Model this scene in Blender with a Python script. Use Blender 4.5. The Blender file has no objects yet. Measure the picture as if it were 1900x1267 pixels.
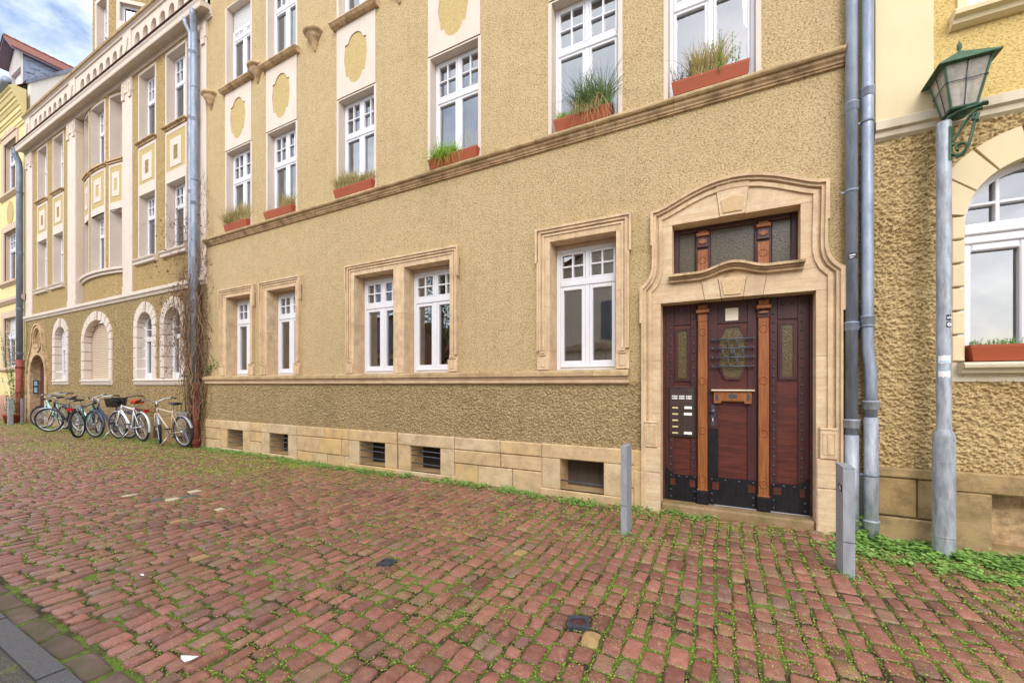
import bpy, math, random
import numpy as np
from mathutils import Vector, Matrix
from mathutils.geometry import tessellate_polygon
R = math.radians
random.seed(7)
rng = np.random.default_rng(11)
scene = bpy.context.scene
COL = scene.collection

# ------------------------------------------------------------------ helpers
# The street runs along x; the row of facades stands on y = 0 and faces -y; q is the distance out of the facade (y = -q).
LOCAL = set()


def gz(s):
    return -0.005 * s


class MB:
    """Collects quads and polygons for one mesh object."""

    def __init__(self):
        self.v, self.f, self.mi, self.sm = [], [], [], []
        self.cur = 0
        self.smooth = False

    def add(self, vs, fs):
        b = len(self.v)
        self.v.extend(vs)
        for f in fs:
            self.f.append(tuple(i + b for i in f))
            self.mi.append(self.cur)
            self.sm.append(self.smooth)
        return self

    def box(self, x0, x1, q0, q1, z0, z1):
        y0, y1 = -q1, -q0
        v = [(x0, y0, z0), (x1, y0, z0), (x1, y1, z0), (x0, y1, z0), (x0, y0, z1), (x1, y0, z1), (x1, y1, z1), (x0, y1, z1)]
        return self.add(v, [(0, 3, 2, 1), (4, 5, 6, 7), (0, 1, 5, 4), (1, 2, 6, 5), (2, 3, 7, 6), (3, 0, 4, 7)])

    def bbox(self, x0, x1, q0, q1, z0, z1, c=0.006):
        """box with its four front edges chamfered"""
        c = min(c, (x1 - x0) * .3, (z1 - z0) * .3, (q1 - q0) * .6)
        qf = -q1
        v = []
        for (a, y) in ((0, -q0), (0, -q1 + c), (c, qf)):
            v += [(x0 + a, y, z0 + a), (x1 - a, y, z0 + a), (x1 - a, y, z1 - a), (x0 + a, y, z1 - a)]
        f = [(8, 9, 10, 11), (3, 2, 1, 0)]
        for r in (0, 4):
            for i in range(4):
                j = (i + 1) % 4
                f.append((r + i, r + j, r + 4 + j, r + 4 + i))
        return self.add(v, f)

    def obox(self, M, hx, hy, hz):
        v = [tuple(M @ Vector((a * hx, b * hy, c * hz))) for c in (-1, 1) for a, b in ((-1, -1), (1, -1), (1, 1), (-1, 1))]
        return self.add(v, [(0, 3, 2, 1), (4, 5, 6, 7), (0, 1, 5, 4), (1, 2, 6, 5), (2, 3, 7, 6), (3, 0, 4, 7)])

    def prism(self, pts, q0, q1, holes=(), back=False):
        """polygon in (s, z) with holes, front at q1, side walls from q0 to q1"""
        loops = [list(pts)] + [list(h) for h in holes]
        flat = [p for l in loops for p in l]
        tris = tessellate_polygon([[Vector((p[0], p[1], 0)) for p in l] for l in loops])
        n = len(flat)
        v = [(p[0], -q1, p[1]) for p in flat] + [(p[0], -q0, p[1]) for p in flat]
        f = []
        for t in tris:
            a, b, c = [Vector((flat[i][0], flat[i][1], 0)) for i in t]
            t = tuple(t)
            if (b - a).cross(c - a).z < 0:
                t = t[::-1]
            f.append(t)
            if back:
                f.append(tuple(i + n for i in t[::-1]))
        if q0 != q1:
            o = 0
            for l in loops:
                k = len(l)
                for i in range(k):
                    j = (i + 1) % k
                    f.append((o + i, o + j, n + o + j, n + o + i))
                o += k
        return self.add(v, f)

    def profile(self, pr, s0, s1):
        """closed (q, z) outline drawn along the street from s0 to s1"""
        n = len(pr)
        v = [(s0, -q, z) for q, z in pr] + [(s1, -q, z) for q, z in pr]
        f = [(i, (i + 1) % n, n + (i + 1) % n, n + i) for i in range(n)]
        f += [tuple(range(n))[::-1], tuple(range(n, 2 * n))]
        return self.add(v, f)

    def tube(self, pts, r, n=8, caps=True, smooth=True):
        pts = [Vector(p) for p in pts]
        rs = r if isinstance(r, (list, tuple)) else [r] * len(pts)
        d0 = (pts[1] - pts[0]).normalized()
        up = Vector((0, 0, 1)) if abs(d0.z) < .9 else Vector((1, 0, 0))
        u = d0.cross(up).normalized()
        v = []
        for i, p in enumerate(pts):
            a = pts[max(i - 1, 0)]
            b = pts[min(i + 1, len(pts) - 1)]
            d = (b - a)
            d = d.normalized() if d.length > 1e-9 else d0
            u = (u - d * u.dot(d))
            u = u.normalized() if u.length > 1e-6 else d.orthogonal().normalized()
            w = d.cross(u)
            for k in range(n):
                t = 2 * math.pi * k / n
                v.append(tuple(p + (u * math.cos(t) + w * math.sin(t)) * rs[i]))
        f = []
        for i in range(len(pts) - 1):
            for k in range(n):
                k2 = (k + 1) % n
                f.append((i * n + k, i * n + k2, (i + 1) * n + k2, (i + 1) * n + k))
        if caps:
            f.append(tuple(range(n))[::-1])
            f.append(tuple(range((len(pts) - 1) * n, len(pts) * n)))
        s = self.smooth
        self.smooth = smooth
        self.add(v, f)
        self.smooth = s
        return self

    def lathe(self, prof, c=(0, 0, 0), n=16, a0=0, a1=2 * math.pi, smooth=True, M=None):
        full = abs(a1 - a0 - 2 * math.pi) < 1e-6
        m = n if full else n + 1
        v = []
        for r, z in prof:
            for k in range(m):
                t = a0 + (a1 - a0) * k / n
                p = Vector((r * math.cos(t), r * math.sin(t), z))
                if M is not None:
                    p = M @ p
                v.append((p.x + c[0], p.y + c[1], p.z + c[2]))
        f = []
        for i in range(len(prof) - 1):
            for k in range(n):
                k2 = (k + 1) % m
                f.append((i * m + k, i * m + k2, (i + 1) * m + k2, (i + 1) * m + k))
        s = self.smooth
        self.smooth = smooth
        self.add(v, f)
        self.smooth = s
        return self

    def torus(self, M, R0, r, n=28, m=8):
        v, f = [], []
        for i in range(n):
            a = 2 * math.pi * i / n
            for j in range(m):
                b = 2 * math.pi * j / m
                v.append(tuple(M @ Vector(((R0 + r * math.cos(b)) * math.cos(a), r * math.sin(b), (R0 + r * math.cos(b)) * math.sin(a)))))
        for i in range(n):
            for j in range(m):
                i2, j2 = (i + 1) % n, (j + 1) % m
                f.append((i * m + j, i * m + j2, i2 * m + j2, i2 * m + j))
        s = self.smooth
        self.smooth = True
        self.add(v, f)
        self.smooth = s
        return self

    def build(self, name, mats, parent=None, label=None):
        me = bpy.data.meshes.new(name)
        me.from_pydata(self.v, [], self.f)
        mats = mats if isinstance(mats, (list, tuple)) else [mats]
        for m in mats:
            me.materials.append(m)
        if len(mats) > 1:
            me.polygons.foreach_set('material_index', self.mi)
        me.polygons.foreach_set('use_smooth', self.sm)
        me.update()
        return link(name, me, parent, label)


def link(name, me, parent=None, label=None):
    o = bpy.data.objects.new(name, me)
    COL.objects.link(o)
    if parent is not None:
        o.parent = parent
        if parent.type == 'EMPTY' and parent.name not in LOCAL:
            o.location = -parent.location
    if label:
        o['label'] = label
    return o


def tag(o, label, cat, group=None):
    o['label'] = label
    o['category'] = cat
    if group:
        o['group'] = group
    return o


def thing(name, loc, label, cat, group=None, local=False, rot=(0, 0, 0)):
    o = bpy.data.objects.new(name, None)
    COL.objects.link(o)
    o.empty_display_size = .2
    o.location = loc
    o.rotation_euler = rot
    if local:
        LOCAL.add(o.name)
    return tag(o, label, cat, group)


def np_mesh(name, V, F, mats, mi=None, smooth=False, parent=None):
    """V (n,3), F (m,k) arrays -> object"""
    me = bpy.data.meshes.new(name)
    k = F.shape[1]
    me.vertices.add(len(V))
    me.vertices.foreach_set('co', np.ascontiguousarray(V, dtype=np.float32).ravel())
    me.loops.add(F.size)
    me.loops.foreach_set('vertex_index', np.ascontiguousarray(F, dtype=np.int32).ravel())
    me.polygons.add(len(F))
    me.polygons.foreach_set('loop_start', np.arange(0, F.size, k, dtype=np.int32))
    for m in (mats if isinstance(mats, (list, tuple)) else [mats]):
        me.materials.append(m)
    if mi is not None:
        me.polygons.foreach_set('material_index', np.asarray(mi, dtype=np.int32))
    me.polygons.foreach_set('use_smooth', np.full(len(F), smooth))
    me.update(calc_edges=True)
    me.validate()
    return link(name, me, parent)


def arc(cx, cz, rx, rz, a0, a1, n):
    return [(cx + rx * math.cos(R(a0 + (a1 - a0) * i / n)), cz + rz * math.sin(R(a0 + (a1 - a0) * i / n))) for i in range(n + 1)]


def rect(a, b, c, d):
    return [(a, c), (b, c), (b, d), (a, d)]


def inset(pts, d):
    """inward offset of a counter-clockwise polygon"""
    n = len(pts)
    out = []
    for i in range(n):
        p0, p1, p2 = Vector(pts[i - 1]), Vector(pts[i]), Vector(pts[(i + 1) % n])
        e0, e1 = (p1 - p0).normalized(), (p2 - p1).normalized()
        n0, n1 = Vector((-e0.y, e0.x)), Vector((-e1.y, e1.x))
        b = n0 + n1
        b = b / max(b.length_squared / 2, .35)
        p = p1 + b * d
        out.append((p.x, p.y))
    return out


# ------------------------------------------------------------------ materials
def srgb(h):
    h = h.lstrip('#')
    c = [int(h[i:i + 2], 16) / 255 for i in (0, 2, 4)]
    return tuple(x / 12.92 if x <= .04045 else ((x + .055) / 1.055) ** 2.4 for x in c) + (1,)


class NT:
    def __init__(self, name):
        self.m = bpy.data.materials.new(name)
        self.m.use_nodes = True
        self.t = self.m.node_tree
        self.b = self.t.nodes['Principled BSDF']
        self.out = self.t.nodes['Material Output']

    def n(self, t, **kw):
        x = self.t.nodes.new(t)
        for k, v in kw.items():
            setattr(x, k, v)
        return x

    def l(self, a, b):
        self.t.links.new(a, b)

    def pos(self, scale=(1, 1, 1), rot=(0, 0, 0), obj=False):
        if obj:
            g = self.n('ShaderNodeTexCoord').outputs['Object']
        else:
            g = self.n('ShaderNodeNewGeometry').outputs['Position']
        mp = self.n('ShaderNodeMapping')
        mp.inputs['Scale'].default_value = scale
        mp.inputs['Rotation'].default_value = rot
        self.l(g, mp.inputs['Vector'])
        return mp.outputs['Vector']

    def noise(self, vec, scale, detail=3, rough=.55, dist=0):
        x = self.n('ShaderNodeTexNoise')
        x.inputs['Scale'].default_value = scale
        x.inputs['Detail'].default_value = detail
        x.inputs['Roughness'].default_value = rough
        x.inputs['Distortion'].default_value = dist
        self.l(vec, x.inputs['Vector'])
        return x.outputs['Fac']

    def ramp(self, fac, stops):
        x = self.n('ShaderNodeValToRGB')
        e = x.color_ramp.elements
        while len(e) < len(stops):
            e.new(.5)
        for el, (p, c) in zip(e, stops):
            el.position = p
            el.color = c if isinstance(c, tuple) else (c, c, c, 1)
        self.l(fac, x.inputs['Fac'])
        return x.outputs['Color']

    def mix(self, fac, a, b, mode='MIX'):
        x = self.n('ShaderNodeMix', data_type='RGBA', blend_type=mode)
        for val, sock in ((fac, x.inputs[0]), (a, x.inputs[6]), (b, x.inputs[7])):
            if isinstance(val, (int, float)):
                sock.default_value = val
            elif isinstance(val, tuple):
                sock.default_value = val
            else:
                self.l(val, sock)
        return x.outputs[2]

    def bump(self, h, strength, dist, prev=None):
        x = self.n('ShaderNodeBump')
        x.inputs['Strength'].default_value = strength
        x.inputs['Distance'].default_value = dist
        self.l(h, x.inputs['Height'])
        if prev is not None:
            self.l(prev, x.inputs['Normal'])
        return x.outputs['Normal']

    def island(self):
        return self.n('ShaderNodeNewGeometry').outputs['Random Per Island']

    def fin(self, col=None, rough=.8, normal=None, metal=0, spec=None):
        if col is not None:
            if isinstance(col, tuple):
                self.b.inputs['Base Color'].default_value = col
            else:
                self.l(col, self.b.inputs['Base Color'])
        if isinstance(rough, (int, float)):
            self.b.inputs['Roughness'].default_value = rough
        else:
            self.l(rough, self.b.inputs['Roughness'])
        self.b.inputs['Metallic'].default_value = metal
        if spec is not None:
            self.b.inputs['Specular IOR Level'].default_value = spec
        if normal is not None:
            self.l(normal, self.b.inputs['Normal'])
        return self.m


def m_stucco(name, base, dark, scale=38, strength=.9, dist=.012, lo=.36, hi=.56, pale=None, stain=.0, squash=.8):
    t = NT(name)
    p = t.pos((1, 1, 1))
    n1 = t.noise(t.pos((1, 1, squash ** -1)), scale, 3, .6, .6)
    big = t.noise(p, 1.1, 4, .6)
    mid = t.noise(p, 6, 3, .6)
    c = t.ramp(n1, [(lo, dark), (hi, base), (hi + .2, pale or base)])
    c = t.mix(t.ramp(big, [(.3, 0.0), (.75, .30)]), c, t.mix(.5, c, dark))
    c = t.mix(t.ramp(mid, [(.4, 0.0), (.75, .22)]), c, pale or base)
    if stain:
        st = t.noise(t.pos((9, 9, .5)), 1, 3, .6)
        c = t.mix(t.ramp(st, [(.5, 0.0), (.8, stain)]), c, dark)
    b = t.bump(n1, strength, dist)
    return t.fin(c, .95, b, spec=.2)


def m_stone(name, c1, c2, c3, streak=(1.2, 1.2, 14), sc=1.6, dirt=None, bump=.35):
    t = NT(name)
    isl = t.island()
    off = t.n('ShaderNodeVectorMath', operation='ADD')
    comb = t.n('ShaderNodeCombineXYZ')
    ml = t.n('ShaderNodeMath', operation='MULTIPLY')
    ml.inputs[1].default_value = 37
    t.l(isl, ml.inputs[0])
    for k in range(3):
        t.l(ml.outputs[0], comb.inputs[k])
    t.l(t.pos(streak, (0, .35, 0)), off.inputs[0])
    t.l(comb.outputs[0], off.inputs[1])
    s1 = t.noise(off.outputs[0], sc, 5, .62, .8)
    fine = t.noise(t.pos(), 70, 3, .6)
    c = t.ramp(s1, [(.28, c3), (.42, c1), (.62, c2), (.8, c1)])
    c = t.mix(t.ramp(isl, [(0, 0.0), (1, .38)]), c, c3)
    c = t.mix(t.ramp(fine, [(.35, .28), (.6, 0.0)]), c, t.mix(.5, c, srgb('#6a5236')))
    if dirt:
        d = t.noise(t.pos(), 5, 6, .75)
        c = t.mix(t.ramp(d, [(.44, 0.0), (.66, .8)]), c, dirt)
    h = t.mix(.4, fine, s1)
    return t.fin(c, .85, t.bump(h, bump, .006), spec=.25)


def m_paint(name, c, rough=.6, dirt=.12, bump=.05):
    t = NT(name)
    n = t.noise(t.pos((1, 1, .5)), 3, 5, .65)
    f = t.noise(t.pos(), 45, 3, .6)
    col = t.mix(t.ramp(n, [(.45, 0.0), (.8, dirt)]), c, t.mix(.6, c, srgb('#6b5a45')))
    return t.fin(col, rough, t.bump(f, bump, .003), spec=.35)


def m_metal(name, c, c2, rough=.45, metal=.7, sc=14, stain=0):
    t = NT(name)
    n = t.noise(t.pos((1, 1, .25)), sc, 5, .65)
    n2 = t.noise(t.pos(), sc * 5, 2, .6)
    col = t.mix(t.ramp(n, [(.35, 0.0), (.65, 1.0)]), c, c2)
    if stain:
        st = t.noise(t.pos((6, 6, .9)), 4, 5, .7)
        col = t.mix(t.ramp(st, [(.54, 0.0), (.66, stain)]), col, srgb('#6f6558'))
    r = t.ramp(n2, [(.3, rough - .1), (.7, rough + .15)])
    return t.fin(col, r, t.bump(n2, .06, .002), metal=metal)


def m_plain(name, c, rough=.5, metal=0, spec=None):
    return NT(name).fin(c, rough, metal=metal, spec=spec)


def m_glass(name, ior=1.75, tint=(.86, .9, .92, 1)):
    t = NT(name)
    fr = t.n('ShaderNodeFresnel')
    fr.inputs['IOR'].default_value = ior
    tr = t.n('ShaderNodeBsdfTransparent')
    tr.inputs['Color'].default_value = tint
    gl = t.n('ShaderNodeBsdfGlossy')
    gl.inputs['Roughness'].default_value = .015
    gl.inputs['Color'].default_value = (.95, .97, 1, 1)
    w = t.noise(t.pos(), 1.7, 2, .5)
    t.l(t.bump(w, .06, .05), gl.inputs['Normal'])
    mx = t.n('ShaderNodeMixShader')
    t.l(fr.outputs[0], mx.inputs[0])
    t.l(tr.outputs[0], mx.inputs[1])
    t.l(gl.outputs[0], mx.inputs[2])
    t.l(mx.outputs[0], t.out.inputs['Surface'])
    return t.m


def m_wood(name, c1, c2, c3, horiz=False, rough=.35):
    t = NT(name)
    p = t.pos((1.5, 4, 26) if horiz else (26, 4, 1.5))
    n = t.noise(p, 2.2, 5, .65, .5)
    n2 = t.noise(t.pos(), 2.5, 4, .65)
    c = t.ramp(n, [(.3, c1), (.5, c2), (.7, c3)])
    c = t.mix(t.ramp(n2, [(.4, 0.0), (.75, .45)]), c, c1)
    return t.fin(c, rough, t.bump(n, .12, .002))


def m_leaf(name, a, b, c):
    t = NT(name)
    col = t.ramp(t.island(), [(0, a), (.5, b), (1, c)])
    t.l(col, t.b.inputs['Base Color'])
    t.b.inputs['Roughness'].default_value = .55
    tl = t.n('ShaderNodeBsdfTranslucent')
    t.l(col, tl.inputs['Color'])
    mx = t.n('ShaderNodeMixShader')
    mx.inputs[0].default_value = .3
    t.l(t.b.outputs[0], mx.inputs[1])
    t.l(tl.outputs[0], mx.inputs[2])
    t.l(mx.outputs[0], t.out.inputs['Surface'])
    return t.m


M = {}
M['ochre'] = m_stucco('ochre_render', srgb('#cab185'), srgb('#7e6b48'), 54, 1.0, .014, .32, .53, srgb('#d8c39a'), stain=.16)
M['ochre_smooth'] = m_stucco('ochre_smooth_render', srgb('#c3ad7a'), srgb('#a99360'), 30, .25, .004, .3, .6, srgb('#cdb98c'))
M['roughcast'] = m_stucco('grey_brown_roughcast', srgb('#b59f78'), srgb('#75633f'), 55, .6, .010, .36, .58, srgb('#c8b590'), stain=.3)
M['ochre_left'] = m_stucco('ochre_render_left', srgb('#bfa470'), srgb('#74603a'), 32, 1.0, .018, .36, .58, srgb('#cfb888'), stain=.2)
M['rough_left'] = m_stucco('roughcast_left', srgb('#b89f70'), srgb('#57452a'), 25, 1.0, .03, .38, .58, srgb('#cdb88c'), stain=.2)
M['rough_right'] = m_stucco('yellow_roughcast', srgb('#cbb180'), srgb('#8b754c'), 60, .5, .008, .36, .56, srgb('#dac79c'), stain=.35)
M['yellow_right'] = m_stucco('yellow_render', srgb('#d6b876'), srgb('#947a40'), 52, .9, .011, .30, .48, srgb('#e0c88c'))
M['sand'] = m_stone('sandstone', srgb('#d6bc97'), srgb('#e2ceae'), srgb('#caa688'), dirt=srgb('#bca083'))
M['sand_v'] = m_stone('sandstone_upright', srgb('#d6bb94'), srgb('#e2ccaa'), srgb('#cba684'), streak=(12, 4, .7), dirt=srgb('#b2967a'))
M['rough_key'] = m_stone('bush_hammered_sandstone', srgb('#d0b288'), srgb('#dcc19a'), srgb('#c09a70'), streak=(30, 30, 30), bump=1.0)
M['ledge'] = m_stone('weathered_sandstone', srgb('#cdb088'), srgb('#dcc29c'), srgb('#bf9674'), streak=(1, 3, 8), dirt=srgb('#6f5b40'))
M['ledge_top'] = m_stone('dark_weathered_sandstone', srgb('#b89c74'), srgb('#c8b088'), srgb('#a48864'), streak=(2, 3, 8), dirt=srgb('#857152'))
M['plinth'] = m_stone('plinth_sandstone', srgb('#d0b080'), srgb('#dcc59c'), srgb('#c99e5c'), streak=(2, 2, 5), sc=1.2, dirt=srgb('#a89070'), bump=.6)
M['plinth_right'] = m_stone('grey_sandstone', srgb('#b09466'), srgb('#bfa47a'), srgb('#8f7548'), streak=(3, 3, 16), sc=1.6, dirt=srgb('#6f5f44'), bump=1.0)
def recolour_by_stone(m, stops):
    tr = m.node_tree
    mixn = [n for n in tr.nodes if n.type == 'VALTORGB'][0]
    rp = tr.nodes.new('ShaderNodeValToRGB')
    e = rp.color_ramp.elements
    while len(e) < len(stops):
        e.new(.5)
    for el, (p_, c_) in zip(e, stops):
        el.position, el.color = p_, c_
    geo = tr.nodes.new('ShaderNodeNewGeometry')
    tr.links.new(geo.outputs['Random Per Island'], rp.inputs['Fac'])
    mm_ = tr.nodes.new('ShaderNodeMix')
    mm_.data_type = 'RGBA'
    mm_.inputs[0].default_value = .62
    for l_ in list(mixn.outputs['Color'].links):
        tr.links.new(mm_.outputs[2], l_.to_socket)
    tr.links.new(mixn.outputs['Color'], mm_.inputs[6])
    tr.links.new(rp.outputs['Color'], mm_.inputs[7])


recolour_by_stone(M['plinth'], [(0, srgb('#d8c2a0')), (.25, srgb('#cdbda4')), (.45, srgb('#dcb878')), (.6, srgb('#cfb088')), (.8, srgb('#dac8aa')), (1, srgb('#c8b698'))])
recolour_by_stone(M['plinth_right'], [(0, srgb('#b09468')), (.3, srgb('#a08a66')), (.6, srgb('#b89e74')), (.85, srgb('#a48558')), (1, srgb('#bba888'))])
M['step'] = m_stone('red_sandstone_step', srgb('#9c7f60'), srgb('#a98c70'), srgb('#8a7048'), streak=(2, 2, 3), dirt=srgb('#6f6a3c'))
M['cream'] = m_paint('cream_paint', srgb('#d6c7b9'), .75, dirt=.3)
M['cream_y'] = m_paint('yellow_cream_paint', srgb('#dfcda6'), .75, dirt=.22)
M['worn_cream'] = m_paint('worn_cream_paint', srgb('#d3c6ae'), .75, dirt=.85, bump=.3)
M['white'] = m_paint('white_window_paint', srgb('#dfdfe4'), .35, dirt=.14)
M['pale_yellow'] = m_paint('pale_yellow_render', srgb('#dccb92'), .85, dirt=.22, bump=.15)
M['pink_base'] = m_paint('pink_render', srgb('#c49a84'), .85, dirt=.2)
M['brown_stone'] = m_paint('brownish_stone', srgb('#c8b09a'), .8, dirt=.2)
M['glass'] = m_glass('window_glass', 3.3)
M['glass_dim'] = m_glass('dim_window_glass', 1.55)
M['room'] = m_paint('room_walls', srgb('#bdb6aa'), .9)
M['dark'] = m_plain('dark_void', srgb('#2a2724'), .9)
M['zinc'] = m_metal('zinc', srgb('#7f899b'), srgb('#a3acbb'), .5, .35, 9, .3)
M['zinc_dark'] = m_metal('weathered_zinc', srgb('#6f7788'), srgb('#8b93a3'), .55, .3, 8)
M['galv'] = m_metal('galvanised_steel', srgb('#8b919b'), srgb('#b0b5bc'), .55, .35, 26, .45)
M['steel_grey'] = m_metal('grey_painted_steel', srgb('#8f939c'), srgb('#a3a7ae'), .6, .1, 20, .4)
M['red_iron'] = m_metal('rusty_red_iron', srgb('#8e4038'), srgb('#a65a4c'), .7, .1, 20)
M['dark_iron'] = m_metal('dark_red_iron', srgb('#4d2a2a'), srgb('#5e3a36'), .7, .1, 20)
M['blind'] = m_paint('beige_shutter', srgb('#cdb9a2'), .6)
M['blind_w'] = m_paint('white_shutter', srgb('#dcdcdc'), .5)
M['terracotta'] = m_paint('terracotta_plastic', srgb('#a04e30'), .6, dirt=.35)
M['soil'] = m_plain('soil', srgb('#3a2d20'), .95)
M['door'] = m_wood('dark_red_door_wood', srgb('#3c1d1b'), srgb('#582b25'), srgb('#6f362a'), True, .38)
M['door_v'] = m_wood('dark_red_door_stile', srgb('#352024'), srgb('#48282a'), srgb('#572e2c'), False, .38)
M['oak'] = m_wood('orange_oak', srgb('#6e3c1c'), srgb('#915426'), srgb('#a66a3c'), False, .5)
M['bronze'] = m_metal('dark_bronze_panel', srgb('#453532'), srgb('#503f3b'), .5, .3, 30)
M['black_iron'] = m_metal('black_iron', srgb('#17171b'), srgb('#26262c'), .45, .4, 30)
M['wrought'] = m_metal('grey_wrought_iron', srgb('#454a55'), srgb('#5b606b'), .45, .5, 40)
M['plate'] = m_plain('pale_name_plate', srgb('#e9e7df'), .4)
M['brass'] = m_plain('pale_brass', srgb('#d8c893'), .4)
M['paper'] = m_plain('paper', srgb('#e6dcc4'), .8)
M['green_iron'] = m_metal('green_painted_iron', srgb('#34553f'), srgb('#4b6b54'), .65, .05, 30)
M['roof_tile'] = m_paint('red_roof_tile', srgb('#875548'), .85, dirt=.5)
M['boards'] = m_paint('dark_cellar_boards', srgb('#5a5048'), .8, dirt=.4)
M['dormer_boards'] = m_paint('grey_white_boards', srgb('#c2bab8'), .8, dirt=.3)
M['soffit'] = m_paint('grey_eaves_boards', srgb('#7b6c78'), .8)
M['slate'] = m_paint('blue_slate', srgb('#8c97ad'), .6, dirt=.2)
M['firewall'] = m_paint('pale_firewall', srgb('#e9e3da'), .85, dirt=.15)
M['curtain'] = m_plain('white_curtain', srgb('#e8e8ee'), .9)
M['curtain_g'] = m_plain('grey_curtain', srgb('#b9bcc8'), .9)
M['beige_curtain'] = m_plain('beige_curtain', srgb('#b3a894'), .9)
M['black'] = m_plain('black_plastic', srgb('#1c1c1e'), .5)
M['white_sticker'] = m_plain('white_sticker', srgb('#e8e8ea'), .5)
M['blue_sticker'] = m_plain('pale_blue_sticker', srgb('#a9cbe8'), .5)
M['tyre'] = m_plain('tyre_rubber', srgb('#26262a'), .8)
M['chrome'] = m_plain('bright_steel', srgb('#c9ccd2'), .3, .8)
M['red_plastic'] = m_plain('red_plastic', srgb('#b01f22'), .35)
M['grass_dry'] = m_leaf('dry_grass', srgb('#cdb980'), srgb('#aca066'), srgb('#ddd0a0'))
M['grass_green'] = m_leaf('green_grass', srgb('#8cb23c'), srgb('#a9c94e'), srgb('#6f9434'))
M['grass_dark'] = m_leaf('dark_green_grass', srgb('#4c6a38'), srgb('#63803f'), srgb('#8a9a66'))
M['brown_herb'] = m_leaf('brown_herb', srgb('#5a4636'), srgb('#7a6a48'), srgb('#8a8058'))
M['moss'] = m_leaf('moss_leaf', srgb('#94ad3e'), srgb('#b8cc5a'), srgb('#748c34'))
M['weed'] = m_leaf('weed_leaf', srgb('#84b052'), srgb('#a4c86c'), srgb('#648f44'))
M['ivy'] = m_leaf('ivy_leaf', srgb('#4f7a35'), srgb('#6d9145'), srgb('#3d6430'))
M['dry_leaf'] = m_leaf('dry_leaf', srgb('#6b4431'), srgb('#84583c'), srgb('#54382b'))
M['stem'] = m_plain('dry_vine_stem', srgb('#94795c'), .9)
M['stem_dark'] = m_plain('brown_vine_stem', srgb('#6a4f3c'), .9)
M['scrap'] = m_plain('white_scrap', srgb('#f0f0f0'), .7)


def m_textured_glass():
    t = NT('amber_cathedral_glass')
    n = t.noise(t.pos(), 100, 3, .6, .5)
    c = t.ramp(n, [(.35, srgb('#3a2c16')), (.5, srgb('#544424')), (.7, srgb('#7a6a42'))])
    return t.fin(c, .25, t.bump(n, .45, .008), spec=.6)


def m_textured_glass2():
    t = NT('grey_cathedral_glass')
    n = t.noise(t.pos(), 45, 3, .6, .5)
    c = t.ramp(n, [(.35, srgb('#4a4336')), (.7, srgb('#645c4d'))])
    return t.fin(c, .2, t.bump(n, .22, .008), spec=.8)


M['amber'] = m_textured_glass()
M['obscure'] = m_textured_glass2()


def m_cobble():
    t = NT('red_sandstone_setts')
    i = t.island()
    c = t.ramp(i, [(0, srgb('#6d473d')), (.14, srgb('#a36a5a')), (.28, srgb('#8a5b4f')), (.42, srgb('#b27767')), (.56, srgb('#955f51')), (.68, srgb('#a87061')),
                   (.80, srgb('#7e564a')), (.90, srgb('#917264')), (.96, srgb('#a87f60')), (1, srgb('#74604c'))])
    off = t.n('ShaderNodeVectorMath', operation='ADD')
    cb = t.n('ShaderNodeCombineXYZ')
    ml = t.n('ShaderNodeMath', operation='MULTIPLY')
    ml.inputs[1].default_value = 50
    t.l(i, ml.inputs[0])
    t.l(ml.outputs[0], cb.inputs[0])
    t.l(ml.outputs[0], cb.inputs[2])
    t.l(t.pos((9, 26, 9)), off.inputs[0])
    t.l(cb.outputs[0], off.inputs[1])
    st = t.noise(off.outputs[0], 1.0, 5, .65, .7)
    fine = t.noise(t.pos(), 140, 3, .7)
    mid = t.noise(t.pos(), 22, 4, .6)
    big = t.noise(t.pos(), .7, 3, .6)
    c = t.mix(t.ramp(st, [(.35, .55), (.6, 0.0)]), c, t.mix(.55, c, srgb('#3f2a22')))
    c = t.mix(t.ramp(mid, [(.5, 0.0), (.75, .4)]), c, srgb('#c79a86'))
    c = t.mix(t.ramp(fine, [(.36, .5), (.5, 0.0)]), c, srgb('#45302a'))
    c = t.mix(t.ramp(big, [(.45, 0.0), (.7, .25)]), c, srgb('#6e6a3a'))
    b = t.bump(mid, .5, .012)
    b = t.bump(fine, .6, .003, b)
    r = t.ramp(mid, [(.3, .36), (.7, .60)])
    return t.fin(c, r, b, spec=.4)


def m_joint():
    t = NT('mossy_joints')
    a = t.noise(t.pos(), 3.2, 5, .7)
    f = t.noise(t.pos(), 150, 3, .7)
    c = t.ramp(f, [(.3, srgb('#4d5a20')), (.5, srgb('#76902f')), (.7, srgb('#9ab84a'))])
    d = t.ramp(f, [(.3, srgb('#33281d')), (.7, srgb('#5c4a36'))])
    c = t.mix(t.ramp(a, [(.42, 0.0), (.56, 1.0)]), d, c)
    return t.fin(c, .95, t.bump(f, 1, .02))


def m_asphalt():
    t = NT('old_asphalt')
    f = t.noise(t.pos(), 120, 3, .7)
    a = t.noise(t.pos(), 7, 5, .7)
    c = t.ramp(f, [(.3, srgb('#3a3833')), (.55, srgb('#6a665d')), (.75, srgb('#8f8a7e'))])
    c = t.mix(t.ramp(a, [(.55, 0.0), (.66, .85)]), c, srgb('#7c8a34'))
    return t.fin(c, .9, t.bump(f, 1, .012))


def m_kerb():
    t = NT('dark_kerb_stone')
    f = t.noise(t.pos(), 160, 3, .7)
    a = t.noise(t.pos(), 6, 4, .65)
    c = t.ramp(f, [(.35, srgb('#4a494a')), (.6, srgb('#626165')), (.75, srgb('#979696'))])
    c = t.mix(t.ramp(a, [(.5, 0.0), (.75, .4)]), c, srgb('#66623f'))
    return t.fin(c, .7, t.bump(f, .4, .003))


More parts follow.
